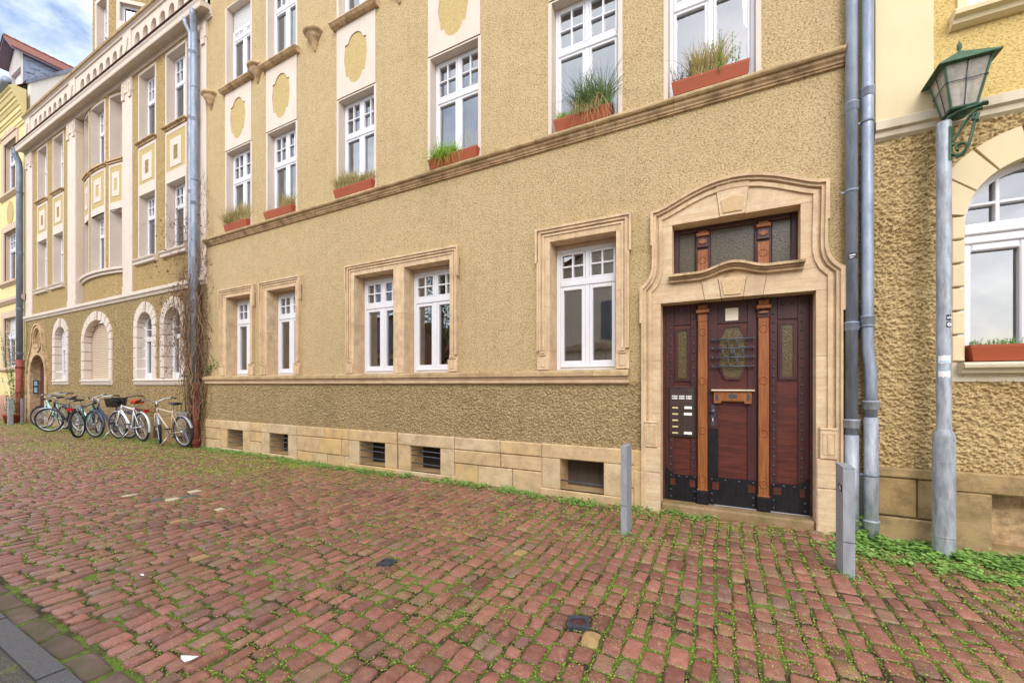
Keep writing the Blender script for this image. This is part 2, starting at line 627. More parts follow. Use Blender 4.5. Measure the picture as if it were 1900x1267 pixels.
M['cobble'] = m_cobble()
M['joint'] = m_joint()
M['asphalt'] = m_asphalt()
M['kerb'] = m_kerb()
M['gutter'] = m_stone('gutter_stone', srgb('#6e5a54'), srgb('#7d6a62'), srgb('#5a4a44'), streak=(3, 3, 3), dirt=srgb('#565a34'), bump=.5)
M['pale_sett'] = m_stone('pale_sett', srgb('#c9b9a0'), srgb('#d4c6b0'), srgb('#b5a288'), streak=(8, 8, 8))
M['sand_sett'] = m_stone('sandy_sett', srgb('#a98a5e'), srgb('#b89a6c'), srgb('#967850'), streak=(8, 8, 8))

# ------------------------------------------------------------------ ground
Y_KERB = -4.28


def wav(x, y):
    return -.005 * x + .012 * np.sin(x * 1.3 + y * .7) + .008 * np.sin(y * 2.3 - x * .5)


def ground_sheets():
    def sheet(name, mat, x0, x1, y0, y1, dz, nx=60, ny=20):
        xs, ys = np.linspace(x0, x1, nx), np.linspace(y0, y1, ny)
        X, Y = np.meshgrid(xs, ys)
        x_, y_ = X.ravel(), Y.ravel()
        V = np.stack([x_, y_, (wav(x_, y_) if name == 'street_bed' else -.005 * x_) + dz], 1)
        i = np.arange(nx * ny).reshape(ny, nx)
        F = np.stack([i[:-1, :-1].ravel(), i[:-1, 1:].ravel(), i[1:, 1:].ravel(), i[1:, :-1].ravel()], 1)
        o = np_mesh(name, V, F, mat)
        o['kind'] = 'structure'
        return o
    sheet('ground', M['asphalt'], -300, 300, -300, 300, -.12, 30, 30)
    sheet('street_bed', M['joint'], -60, 30, Y_KERB - .02, .02, -.011, 700, 40)
    sheet('pavement', M['asphalt'], -60, 30, -12, Y_KERB - .11, .012)


def setts():
    """every sett of the street is its own pillow of stone; the whole paving is one object"""
    cx, cy, hx, hy = [], [], [], []
    k = 0
    s = -34.0
    while s < 6.0:
        w = .116 * (1 + rng.normal(0, .10))
        far = s < -14
        y = Y_KERB + .139 + rng.uniform(0, .02)
        while y < 0.0:
            L = float(np.clip(rng.normal(.155, .036), .09, .25))
            if rng.random() < .06:
                L *= .62
            cx.append(s + w / 2 + .018 * math.sin(y * 1.7 + s * .35) + rng.normal(0, .003))
            cy.append(y + L / 2)
            g = max(.0035, rng.normal(.0068, .003))
            hx.append(w / 2 - g)
            hy.append(L / 2 - max(.003, rng.normal(.0065, .003)))
            y += L
        s += w
    # smooth dark gutter course along the kerb
    ng = len(cx)
    s = -34.0
    while s < 6:
        L = rng.uniform(.26, .38)
        cx.append(s + L / 2)
        cy.append(Y_KERB + .07)
        hx.append(L / 2 - .006)
        hy.append(.064)
        s += L
    cx, cy, hx, hy = map(np.array, (cx, cy, hx, hy))
    n = len(cx)
    g = np.array([-1, -.91, -.70, 0, .70, .91, 1.0])
    m = len(g)
    U, W = np.meshgrid(g, g)
    U, W = U.ravel(), W.ravel()
    mm = np.maximum(abs(U), abs(W))
    drop = np.select([mm > .95, mm > .8, mm > .5], [.04, .0032, .0002], 0.0)
    # rounded corners
    cut = 1 - .10 * (abs(U) * abs(W)) ** 2.5
    jx = rng.normal(0, .0035, (n, m * m)) * (mm > .5)
    jy = rng.normal(0, .0035, (n, m * m)) * (mm > .5)
    # ragged edges: same jitter for the rim and the skirt below it
    rot = rng.normal(0, .035, n)
    skew = rng.normal(0, .06, n)
    X0 = hx[:, None] * U * cut + jx + skew[:, None] * hx[:, None] * W * .6
    Y0 = hy[:, None] * W * cut + jy
    c, s_ = np.cos(rot)[:, None], np.sin(rot)[:, None]
    X = cx[:, None] + X0 * c - Y0 * s_
    Y = cy[:, None] + X0 * s_ + Y0 * c
    lift = rng.normal(0, .0035, n)
    lift[ng:] = -.004
    
    tx, ty = rng.normal(0, .032, n), rng.normal(0, .03, n)
    tx[ng:] *= .3
    rough = rng.normal(0, .0019, (n, m * m)) * (mm < .95)
    dome = .0025 * (1 - U ** 2) * (1 - W ** 2)
    Z = lift[:, None] + tx[:, None] * X0 + ty[:, None] * Y0 - drop + rough + dome - .005 * X
    Z += (.012 * np.sin(X * 1.3 + Y * .7) + .008 * np.sin(Y * 2.3 - X * .5))
    V = np.stack([X.ravel(), Y.ravel(), Z.ravel()], 1)
    i = np.arange(m * m).reshape(m, m)
    F0 = np.stack([i[:-1, :-1].ravel(), i[:-1, 1:].ravel(), i[1:, 1:].ravel(), i[1:, :-1].ravel()], 1)
    F = (F0[None] + (np.arange(n) * m * m)[:, None, None]).reshape(-1, 4)
    mi = np.zeros((n, len(F0)), dtype=np.int32)
    mi[ng:] = 1
    # a few odd stones of other colours
    odd = [(-6.83, -2.57, 2), (-6.16, -2.49, 2), (-6.35, -2.13, 2), (-5.26, -2.36, 2), (-6.29, -2.56, 3), (-6.21, -2.32, 3), (-5.19, -2.90, 4), (-1.55, -1.9, 4), (-.66, -2.78, 4), (-3.9, -3.3, 4)]
    for ox, oy, om in odd:
        j = int(np.argmin((cx - ox) ** 2 + (cy - oy) ** 2))
        mi[j] = om
    o = np_mesh('cobbled_street', V, F, [M['cobble'], M['gutter'], M['pale_sett'], M['kerb'], M['sand_sett']], mi.ravel(), smooth=True)
    o['kind'] = 'structure'
    return cx[:ng], cy[:ng], hx[:ng], hy[:ng]


def leaf_cloud(name, P, size, mat, tilt=.9, aspect=1.0, sides=4):
    """small leaves lying about the points P"""
    n = len(P)
    a = rng.uniform(0, 2 * math.pi, n)
    T = np.stack([np.cos(a), np.sin(a), rng.normal(0, tilt * .5, n)], 1)
    T /= np.linalg.norm(T, axis=1)[:, None]
    B = np.cross(np.stack([rng.normal(0, tilt * .4, n), rng.normal(0, tilt * .4, n), np.ones(n)], 1), T)
    B /= np.linalg.norm(B, axis=1)[:, None]
    an = np.linspace(0, 2 * math.pi, sides, endpoint=False)
    V = P[:, None, :] + size[:, None, None] * (np.cos(an)[None, :, None] * T[:, None, :] + aspect * np.sin(an)[None, :, None] * B[:, None, :])
    F = np.arange(n * sides).reshape(n, sides)
    return np_mesh(name, V.reshape(-1, 3), F, mat)


def vnoise(x, y, f, seed):
    r = np.random.default_rng(seed)
    out = 0
    for k in range(5):
        a, b, c = r.uniform(-f, f, 2).tolist() + [r.uniform(0, 6.28)]
        out = out + np.sin(x * a + y * b + c)
    return out / 5


ground_sheets()
CX, CY, HX, HY = setts()

# kerb stones, flush with the street
mb = MB()
s = -34.0
while s < 6:
    L = random.uniform(.85, 1.15)
    z = gz(s) + .018
    mb.add([(s + .004, Y_KERB - .012, gz(s) - .1), (s + L - .004, Y_KERB - .012, gz(s) - .1), (s + L - .004, Y_KERB - .012, z), (s + .004, Y_KERB - .012, z),
            (s + .004, Y_KERB - .115, z + .004), (s + L - .004, Y_KERB - .115, z + .004), (s + L - .004, Y_KERB - .115, z - .1), (s + .004, Y_KERB - .115, z - .1)],
           [(0, 1, 2, 3), (3, 2, 5, 4), (4, 5, 6, 7), (1, 6, 5, 2), (0, 3, 4, 7)])
    s += L
mb.build('kerb', M['kerb'])['kind'] = 'structure'

# moss in the joints
def moss():
    n = len(CX)
    dist = np.hypot(CX, CY + 5.1)
    keep = (CX > -27) & (CX < 4.6)
    dens = .50 + 1.1 * vnoise(CX, CY, 2.2, 3) + .9 * vnoise(CX, CY, 8.0, 4)
    dens += np.clip((CX + 4.5) / 3.0, 0, 1) * .75
    wall = np.exp(CY / .55)
    dens += np.where(CX < -4.5, 2.6 * np.exp(CY / 1.3) * np.clip((-CX - 3) / 4, 0, 1), 0) + 1.5 * wall
    dens = np.clip(dens, .05, 3.2) * keep
    cnt = np.clip(dens * np.where(dist < 5, 42, np.where(dist < 9, 22, 12)), 0, 100).astype(int)
    idx = np.repeat(np.arange(n), cnt)
    k = len(idx)
    side = rng.integers(0, 2, k)
    t = rng.uniform(-1.1, 1.1, k)
    sg = rng.choice([-1, 1], k)
    e = rng.normal(0, .0032, k)
    over = (rng.random(k) < np.clip(dens[idx] - 1.0, 0, .8) * .55)
    dx = np.where(side == 0, sg * (HX[idx] + .008) + e, t * HX[idx])
    dy = np.where(side == 0, t * HY[idx], sg * (HY[idx] + .008) + e)
    dx = np.where(over, rng.uniform(-1, 1, k) * HX[idx], dx)
    dy = np.where(over, rng.uniform(-1, 1, k) * HY[idx], dy)
    x, y = CX[idx] + dx, CY[idx] + dy
    ok = y < -.01
    x, y, over, idx = x[ok], y[ok], over[ok], idx[ok]
    z = wav(x, y) + np.where(over, .007, rng.uniform(-.012, .005, len(x)))
    size = rng.uniform(.0022, .0055, len(x)) * np.where(dist[idx] < 4, 1, np.where(dist[idx] < 8, 1.5, 2.3))
    o = leaf_cloud('joint_moss', np.stack([x, y, z], 1), size, M['moss'], .8)
    o['kind'] = 'stuff'
    print('moss leaves', len(x))


moss()


def weeds():
    """round-leaved weeds along the foot of the walls"""
    pts, sz = [], []

    def clump(x, y, r, n, h, s0, s1):
        for _ in range(n):
            a, d = random.uniform(0, 6.28), r * math.sqrt(random.random())
            px, py = x + d * math.cos(a) * 1.25, y + d * math.sin(a) * .8
            if py > -.015:
                py = -.015 - random.random() * .03
            f = 1 - (d / r) ** 2
            pts.append((px, py, float(wav(px, py)) + .006 + random.random() * h * f))
            sz.append(random.uniform(s0, s1))
    for _ in range(125):
        x = random.uniform(.98, 2.9)
        clump(x, -random.uniform(.03, .34), random.uniform(.05, .12), 34, random.uniform(.03, .10), .012, .026)
    for _ in range(80):
        x = random.uniform(.75, 2.9)
        clump(x, -random.uniform(.25, .72), random.uniform(.04, .10), 24, .035, .010, .020)
    for _ in range(18):
        clump(random.uniform(2.3, 3.2), -random.uniform(.25, .55), random.uniform(.06, .1), 34, .05, .009, .018)
    for _ in range(18):          # behind the bollard, beside the drainpipes
        clump(1.07 + random.uniform(-.06, .06), -random.uniform(.05, .12), .07, 24, random.uniform(.05, .38), .013, .026)
    for bx, by in ((.79, -1.11), (-.91, -.98)):
        clump(bx, by, .10, 90, .035, .006, .012)
    for _ in range(230):         # sparse along the plinth of the middle house
        x = -10.3 * random.random() ** .9 - .1
        clump(x, -random.uniform(.05, .30), random.uniform(.05, .13), 34, random.uniform(.02, .08), .007, .016)
    for _ in range(60):
        clump(random.uniform(-20, -10.4), -random.uniform(.05, .7), random.uniform(.08, .18), 28, .05, .012, .02)
    P = np.array(pts)
    o = leaf_cloud('creeping_weeds', P, np.array(sz), M['weed'], .55, .9, 6)
    o['kind'] = 'stuff'


weeds()


# ------------------------------------------------------------------ windows
def reveal(parent, poly, q1, q0, mat):
    """inner sides of an opening from the wall face q1 back to q0"""
    mb = MB()
    n = len(poly)
    v = [(p[0], -q1, p[1]) for p in poly] + [(p[0], -q0, p[1]) for p in poly]
    mb.add(v, [(i, (i + 1) % n, n + (i + 1) % n, n + i) for i in range(n)])
    return mb.build('reveal', mat, parent)


def room(parent, s0, s1, z0, z1, q, depth=1.0, mat=None):
    mb = MB()
    e = .12
    a, b, c, d = s0 - e, s1 + e, z0 - e, z1 + e
    y0, y1 = -q, -q + depth
    v = [(a, y0, c), (b, y0, c), (b, y0, d), (a, y0, d), (a, y1, c), (b, y1, c), (b, y1, d), (a, y1, d)]
    mb.add(v, [(4, 5, 6, 7), (0, 4, 7, 3), (5, 1, 2, 6), (7, 6, 2, 3), (0, 1, 5, 4)])
    # front collar up to the frame
    mb.prism(rect(a, b, c, d), q, q, holes=[rect(s0 + .01, s1 - .01, z0 + .01, z1 - .01)])
    return mb.build('room_interior', mat or M['room'], parent)


def curtain(parent, s0, s1, z0, z1, q, mat, amp=.025, f=26):
    mb = MB()
    n = max(8, int((s1 - s0) * 60))
    v = []
    for i in range(n + 1):
        s = s0 + (s1 - s0) * i / n
        y = -q + amp * math.sin(s * f * 2) + amp * .6 * math.sin(s * f * 3.3 + 1)
        v += [(s, y, z0), (s + .004 * math.sin(i), y, z1)]
    mb.smooth = True
    mb.add(v, [(2 * i, 2 * i + 2, 2 * i + 3, 2 * i + 1) for i in range(n)])
    return mb.build('curtain', mat, parent)


def window(parent, s0, s1, z0, z1, r, zt, rev=None, curt=None, leaf=True, top=None, frame=.045, glass=None, blind=0, room_mat=None, mid=.5, muntins=True, extra=None):
    """casement window: two lower leaves, a transom, two upper leaves of four panes"""
    qf = -r
    fb = qf - .065
    zu = z1
    mb = MB()
    if blind:
        zu = z1 - blind
    F = frame
    mb.bbox(s0, s0 + F, fb, qf, z0, zu, .008)
    mb.bbox(s1 - F, s1, fb, qf, z0, zu, .008)
    mb.bbox(s0 + F, s1 - F, fb, qf - .001, zu - F, zu, .008)
    mb.bbox(s0 + F, s1 - F, fb, qf - .001, z0, z0 + F, .008)
    sc = s0 + (s1 - s0) * mid
    mb.bbox(s0 + F, s1 - F, fb, qf + .012, zt - .045, zt + .045, .012)
    mb.bbox(sc - .028, sc + .028, fb, qf + .006, z0 + F, zt - .045, .008)
    mb.bbox(sc - .026, sc + .026, fb, qf + .004, zt + .045, zu - F, .008)
    lq = qf + .004
    L = (.048 if frame > .05 else .034) if leaf else 0
    for a, b in ((s0 + F, sc - .028), (sc + .028, s1 - F)):
        if leaf:
            mb.bbox(a + .002, a + L, fb + .01, lq, z0 + F + .002, zt - .047, .008)
            mb.bbox(b - L, b - .002, fb + .01, lq, z0 + F + .002, zt - .047, .008)
            mb.bbox(a + L, b - L, fb + .01, lq - .001, z0 + F + .002, z0 + F + L + .02, .008)
            mb.bbox(a + L, b - L, fb + .01, lq - .001, zt - .047 - L, zt - .047, .008)
        u0, u1 = zt + .045, zu - F
        mb.bbox(a + .002, a + .028, fb + .01, lq, u0, u1, .006)
        mb.bbox(b - .028, b - .002, fb + .01, lq, u0, u1, .006)
        mb.bbox(a + .028, b - .028, fb + .01, lq - .001, u0, u0 + .028, .006)
        mb.bbox(a + .028, b - .028, fb + .01, lq - .001, u1 - .028, u1, .006)
        if muntins:
            c = (a + b) / 2
            zc = (u0 + u1) / 2
            mb.bbox(c - .012, c + .012, fb + .02, lq - .003, u0 + .028, u1 - .028, .005)
            mb.bbox(a + .028, c - .012, fb + .02, lq - .004, zc - .012, zc + .012, .005)
            mb.bbox(c + .012, b - .028, fb + .02, lq - .004, zc - .012, zc + .012, .005)
    # drip rail
    mb.bbox(s0 + F, s1 - F, qf - .002, qf + .022, z0 + F * .6, z0 + F * .6 + .03, .01)
    if leaf:
        mb.box(sc + .004, sc + .012, qf + .006, qf + .012, (z0 + zt) / 2, (z0 + zt) / 2 + .03)
    w = mb.build('window', M['white'], parent)
    g = MB()
    qg = qf - .035
    for (a, b, c, d) in ((s0 + F, sc, z0 + F, zt), (sc, s1 - F, z0 + F, zt), (s0 + F, sc, zt, zu - F), (sc, s1 - F, zt, zu - F)):
        t1, t2 = random.uniform(-.004, .004), random.uniform(-.004, .004)
        g.add([(a, -qg + t1, c), (b, -qg - t1, c + 0), (b, -qg - t1 + t2, d), (a, -qg + t1 + t2, d)], [(0, 1, 2, 3)])
    g.build('pane', glass or M['glass'], w)
    if blind:
        b = MB()
        zz = zu
        while zz < z1:
            b.bbox(s0 + .02, s1 - .02, qf - .03, qf - .005, zz + .002, min(zz + .042, z1), .008)
            zz += .045
        b.build('roller_shutter', M['blind_w'], w)
    if rev:
        reveal(w, rect(s0, s1, z0, z1) if top is None else top, rev[0], fb - .01, rev[1])
    room(w, s0, s1, z0, z1, fb - .005, mat=room_mat)
    for c in (curt or ()):
        curtain(w, s0 + (s1 - s0) * c[0], s0 + (s1 - s0) * c[1], z0 + .02, z1 - .02, fb - c[2], c[3])
    return w


def grid_noise(X, Z, f, seed):
    r_ = np.random.default_rng(seed)
    T = r_.random((256, 256))
    x, z = X * f + 1000.3, Z * f + 1000.7
    i, j = np.floor(x).astype(int), np.floor(z).astype(int)
    u, v = x - i, z - j
    u, v = u * u * (3 - 2 * u), v * v * (3 - 2 * v)
    g_ = lambda a_, b_: T[a_ % 256, b_ % 256]
    return (g_(i, j) * (1 - u) + g_(i + 1, j) * u) * (1 - v) + (g_(i, j + 1) * (1 - u) + g_(i + 1, j + 1) * u) * v


def relief(name, mat, parent, x0, x1, z0, z1, q, amp, f, step, seed, skip=None):
    """a coat of roughcast with real lumps"""
    xs, zs = np.arange(x0, x1 + step * .5, step), np.arange(z0, z1 + step * .5, step)
    X, Z = np.meshgrid(xs, zs)
    wx = X + .010 * grid_noise(X, Z, f * .6, seed + 5)
    wz = Z + .010 * grid_noise(X, Z, f * .6, seed + 6)
    h = .5 * grid_noise(wx, wz * 1.15, f, seed) + .32 * grid_noise(wx, wz, f * 2.1, seed + 1) + .18 * grid_noise(X, Z, f * 4.3, seed + 2)
    h = np.clip((h - .30) / .42, 0, 1)
    h = h * (.65 + .5 * grid_noise(X, Z, 2.2, seed + 3))
    V = np.stack([X.ravel(), -(q + amp * h).ravel(), Z.ravel()], 1)
    i = np.arange(X.size).reshape(X.shape)
    F = np.stack([i[:-1, :-1], i[:-1, 1:], i[1:, 1:], i[1:, :-1]], -1).reshape(-1, 4)
    if skip is not None:
        cxx, czz = V[F][:, :, 0].mean(1), V[F][:, :, 2].mean(1)
        F = F[~skip(cxx, czz)]
        used = np.unique(F)
        remap = np.full(len(V), -1)
        remap[used] = np.arange(len(used))
        V, F = V[used], remap[F]
    return np_mesh(name, V, F, mat, smooth=True, parent=parent)


# ------------------------------------------------------------------ the middle house
H = thing('apartment_house', (-4.5, 0, 0), 'ochre rendered apartment house with a carved wooden front door, sandstone window frames and flower boxes', 'house')
SW0, SW1 = -10.47, 1.10
UP = [(-9.735, -8.755), (-8.27, -7.29), (-6.20, -5.235), (-4.14, -3.165), (-2.116, -1.137), (-.662, .317)]
GF = [(-9.674, -8.792), (-8.214, -7.324), (-5.742, -4.834), (-4.607, -3.708), (-2.084, -1.209)]
FB = .05           # painted band round the upper openings
holes = []
for a, b in UP:
    holes.append(rect(a + .01, b - .01, 4.75, 6.52))
for a, b in UP:
    holes.append(rect(a + .01, b - .01, 7.88, 9.66))
for a, b in GF:
    holes.append(rect(a - .02, b + .02, 1.62, 3.37))
MB().prism([(SW0, 1.47), (-.74, 1.47), (-.74, 3.36), (.83, 3.36), (.83, 1.47), (SW1, 1.47), (SW1, 12.2), (SW0, 12.2)], 0, 0, holes=holes).build('wall', M['ochre'], H)
relief('roughcast_base', M['roughcast'], H, SW0, -.80, .62, 1.50, .0, .022, 58, .0072, 5)
bk = MB()
bk.box(SW0, SW1, -9.0, -8.9, 0, 12.2)
bk.box(SW0, SW1, -9.0, -.02, 12.2, 12.35)
bk.build('roof_slab', M['dark'], H)

# plinth of sandstone blocks with cellar windows
CE = [(-9.597, -9.026), (-8.115, -7.53), (-5.597, -5.009), (-4.461, -3.876), (-1.935, -1.362)]
pl = MB()


def blockrow(mb, s0, s1, z0, z1, q1, lens, gap=.004, c=.012, q0=-.02):
    s = s0
    for L in lens:
        e = min(s + L, s1)
        jq = random.uniform(-.006, .006)
        mb.bbox(s + gap, e - gap, q0, q1 + jq, z0 + gap, z1 - gap, c)
        s = e
        if s >= s1 - 1e-4:
            return
    if s < s1:
        mb.bbox(s + gap, s1 - gap, q0, q1, z0 + gap, z1 - gap, c)


ZT = .685
edges = [-10.47]
for a, b in CE:
    edges += [a, b]
edges.append(-.70)
for k in range(0, len(edges) - 1, 2):
    a, b = edges[k], edges[k + 1]
    a2 = a + (.26 if k else 0)
    b2 = b - (.26 if k + 2 < len(edges) else 0)
    if k:
        pl.bbox(a + .002, a2 - .003, -.02, .045, .10, .50, .01)
    if k + 2 < len(edges):
        pl.bbox(b2 + .003, b - .002, -.02, .045, .10, .50, .01)
    if b2 - a2 > .1:
        n = max(1, round((b2 - a2) / .52))
        zz = .25 + .05 * math.sin(k)
        blockrow(pl, a2, b2, -.12, zz, .04, [(b2 - a2) / n * random.uniform(.8, 1.2) for _ in range(n)])
        n = max(1, round((b2 - a2) / .6))
        blockrow(pl, a2, b2, zz, .50, .042, [(b2 - a2) / n * random.uniform(.75, 1.25) for _ in range(n)])
        blockrow(pl, a2, b2, .50, ZT, .045, [(b2 - a2) * .55, (b2 - a2) * .45] if b2 - a2 > .9 else [b2 - a2])
for a, b in CE:
    pl.bbox(a - .26 + .003, b + .26 - .003, -.02, .052, .50, ZT, .012)
    pl.bbox(a - .28, b + .28, -.02, .06, -.15, .10, .012)
pl.bbox(-1.0, -.70, -.02, .055, -.15, .44, .014)
pl.bbox(-1.0, -.70, -.02, .050, .445, ZT - .003, .014)
pl.build('plinth', M['plinth'], H)
for n, (a, b) in enumerate(CE):
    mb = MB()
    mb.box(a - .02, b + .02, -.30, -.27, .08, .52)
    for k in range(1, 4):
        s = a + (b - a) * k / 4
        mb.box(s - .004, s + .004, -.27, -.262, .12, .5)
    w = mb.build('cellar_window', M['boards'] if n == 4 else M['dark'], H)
    reveal(w, rect(a - .001, b + .001, .10, .50), .04, -.28, M['plinth'])
    for z in ((.22, .34, .42) if n < 4 else (.21,)):
        MB().tube([(a - .03, -.012, z + .01), (b + .005, -.012, z - .005)], .009, 8).build('bar', M['wrought'], w)

# string courses
mb = MB()
top = MB()
s = SW0
while s < 1.0:
    e = min(s + random.uniform(1.5, 2.3), 1.01)
    if 1.01 - e < .3:
        e = 1.01
    mb.profile([(-.02, 4.664), (.085, 4.664), (.075, 4.64), (.052, 4.622), (.045, 4.605), (.03, 4.60), (.03, 4.585), (-.02, 4.58)], s + .002, e - .002)
    top.profile([(-.02, 4.775), (.03, 4.77), (.105, 4.73), (.122, 4.71), (.122, 4.69), (.108, 4.672), (.085, 4.666), (-.02, 4.666)], s + .002, e - .002)
    s = e
mb.build('string_course', M['ledge'], H)
top.build('string_course', M['ledge_top'], H)
mb = MB()
top = MB()
s = SW0
while s < -1.06:
    e = min(s + random.uniform(1.2, 1.8), -1.05)
    if -1.05 - e < .3:
        e = -1.05
    top.profile([(-.02, 1.655), (.06, 1.65), (.105, 1.625), (.11, 1.575), (.085, 1.57), (-.02, 1.57)], s + .0015, e - .0015)
    mb.profile([(-.02, 1.568), (.08, 1.568), (.075, 1.545), (.062, 1.53), (.062, 1.49), (.03, 1.475), (-.02, 1.472)], s + .0015, e - .0015)
    s = e
top.build('sill_course', M['ledge_top'], H)
mb.build('sill_course', M['sand'], H)

# upper windows with painted bands
CURT = {0: ((.05, .95, .10, 'curtain_g'),), 1: ((.02, .55, .10, 'curtain_g'),), 2: ((.55, .98, .10, 'curtain'), (.02, .5, .14, 'curtain_g')),
        3: ((.03, .28, .10, 'curtain'), (.55, .72, .10, 'curtain'), (.85, .98, .12, 'curtain')), 4: ((.02, .16, .10, 'curtain'), (.55, .7, .3, 'curtain_g')), 5: ((.03, .45, .16, 'curtain'), (.55, .97, .16, 'curtain'))}
for n, (a, b) in enumerate(UP):
    for fl, (z0, z1) in enumerate(((4.76, 6.53), (7.88, 9.67))):
        if fl and n > 3:
            continue
        cu = [(c[0], c[1], c[2], M[c[3]]) for c in CURT[n]] if not fl else [(.1, .9, .12, M['curtain_g'])]
        w = window(H, a + FB, b - FB, z0, z1 - .02, .125, z0 + 1.14, rev=(-.0005, M['cream']), curt=cu, blind=.42 if (fl and n == 0) else 0)
        band = MB()
        band.prism(rect(a, b, z0 + .005, z1), 0, .012, holes=[rect(a + FB, b - FB, z0 + .01, z1 - .02)])
        band.build('painted_band', M['cream'], w)
        if not fl:      # painted field with a cartouche under the next floor
            c = (a + b) / 2
            half = .245
            cart = [(-.20, 6.85), (-.155, 6.86), (-.12, 6.77), (-.06, 6.72), (0, 6.705)]
            cart = cart + [(-x, z) for x, z in cart[-2::-1]]
            side = [(.225, 6.98), (.25, 7.15), (.225, 7.36), (.235, 7.42), (.17, 7.43), (.12, 7.52), (.06, 7.565)]
            cart = cart + side + [(0, 7.575)] + [(-x, z) for x, z in side[::-1]]
            cart = [(c + x * 1.12, z) for x, z in cart]
            MB().prism(rect(a + .012, b - .012, 6.545, 7.78), 0, .022, holes=[cart]).build('painted_field', M['cream'], w)
            MB().prism(cart, 0, .006).build('cartouche', M['ochre_smooth'], w)
    if n < 4:
        sl = MB()
        sl.profile([(-.02, 7.90), (.02, 7.90), (.13, 7.87), (.14, 7.84), (.10, 7.80), (.05, 7.785), (-.02, 7.785)], a - .06, b + .06)
        sl.build('window_sill', M['ledge'], H)
for s in (-10.30, -8.55, -6.79, -4.72):
    mb = MB()
    mb.lathe([(.20, 7.98), (.21, 7.95), (.19, 7.925), (.16, 7.915), (.155, 7.88), (.12, 7.83), (.085, 7.775), (.06, 7.72), (.035, 7.69), (.032, 7.655), (.012, 7.635), (.0, 7.632)], (s, 0, 0), 18, math.pi, 2 * math.pi)
    mb.lathe([(0, 7.985), (.20, 7.98)], (s, 0, 0), 18, math.pi, 2 * math.pi, False)
    mb.build('stone_corbel', M['ledge'], H)


# ground floor windows in sandstone frames
def stone_frame(parent, o0, o1, inner, zo, zi, ear=True):
    """moulded frame with ears, base blocks and a stepped outer rim; inner = list of openings"""
    z0 = 1.657
    e = .025
    ze = 3.08
    out = [(o0 + e, z0), (o1 - e, z0), (o1 - e, ze), (o1, ze), (o1, zo), (o0, zo), (o0, ze), (o0 + e, ze)]
    hol = [rect(a, b, z0 + .002, zi) for a, b in inner]
    # jambs, lintel and mullion as separate stones
    mb = MB()
    zl = zi + .0
    edges = [o0 + e] + [x for p in inner for x in p] + [o1 - e]
    for k in range(0, len(edges), 2):
        a, b = edges[k], edges[k + 1]
        zj = 2.50 + .12 * ((k // 2) % 2)
        mb.box(a, b, -.26, .030, 1.913, zj - .0015)
        mb.box(a, b, -.26, .0305, zj + .0015, zl - .001)
        mb.box(a, b, -.262, .032, z0, 1.911)
    mid = (inner[0][1] + inner[1][0]) / 2 if len(inner) > 1 else None
    spl = [o0, mid, o1] if mid else [o0, o1]
    for k in range(len(spl) - 1):
        mb.box(spl[k] + (.001 if k else 0), spl[k + 1] - (.001 if mid and not k else 0), -.26, .031, zl, zo)
    mb.build('stone_frame', M['sand_v'], parent)
    # stepped rim following the outline
    rim = MB()
    for d, w, q in ((0, .028, .074), (.028, .035, .056), (.085, .022, .046)):
        zb = z0 if d == 0 else 1.91
        top = zo - d
        a, b = o0 + d, o1 - d
        dd = .0
        if d == 0:
            rim.box(a, a + w, .028, q, ze, top)
            rim.box(b - w, b, .028, q, ze, top)
            rim.box(a + e, a + e + w, .028, q - .006, 1.913, ze)
            rim.box(b - e - w, b - e, .028, q - .006, 1.913, ze)
        else:
            rim.box(a + e * .6, a + e * .6 + w, .029, q, 1.913, top)
            rim.box(b - e * .6 - w, b - e * .6, .029, q, 1.913, top)
        g0 = a + (w if d == 0 else e * .6 + w)
        rim.box(g0, a + b - g0, .029, q - .001, top - w, top)
    if ear:
        for a, sgn in ((o0 + e, 1), (o1 - e, -1)):
            x0, x1 = sorted((a + sgn * .0, a + sgn * .165))
            rim.bbox(x0, x1, .03, .062, z0 + .002, 1.84, .006)
            x0, x1 = sorted((a + sgn * .035, a + sgn * .13))
            rim.bbox(x0, x1, .03, .075, 1.845, 1.87, .005)
            rim.bbox(x0 + .01, x1 - .01, .03, .085, 1.87, 1.90, .006)
            rim.bbox(x0 + .012, x1 - .012, .06, .070, z0 + .04, 1.83, .004)
    rim.build('stone_moulding', M['sand_v'], parent)


for outs, ins in (((-9.908, -8.632), [GF[0]]), ((-8.427, -7.159), [GF[1]]), ((-5.941, -3.536), [GF[2], GF[3]]), ((-2.285, -1.022), [GF[4]])):
    stone_frame(H, outs[0], outs[1], ins, 3.535, 3.352)
CG = [((.04, .97, .30, 'beige_curtain'),), ((.03, .6, .30, 'beige_curtain'),), ((.02, .97, .25, 'beige_curtain'),), ((.03, .55, .30, 'beige_curtain'),), ((.03, .97, .5, 'beige_curtain'),)]
for n, (a, b) in enumerate(GF):
    ht = MB()
    w = window(H, a + .002, b - .002, 1.658, 3.30, .20, 2.83, curt=[(c[0], c[1], c[2], M[c[3]]) for c in CG[n]], frame=.06, glass=M['glass'])
    MB().bbox(a, b, -.25, -.19, 3.30, 3.352, .01).build('shutter_box', M['brown_stone'], w)
ins = MB()
for a, b in GF:
    ins.box(a - .03, b + .03, -.30, .0, 1.58, 1.6555)
ins.build('inner_sill', M['sand'], H)

# ------------------------------------------------------------------ the portal and its door
PC = .045


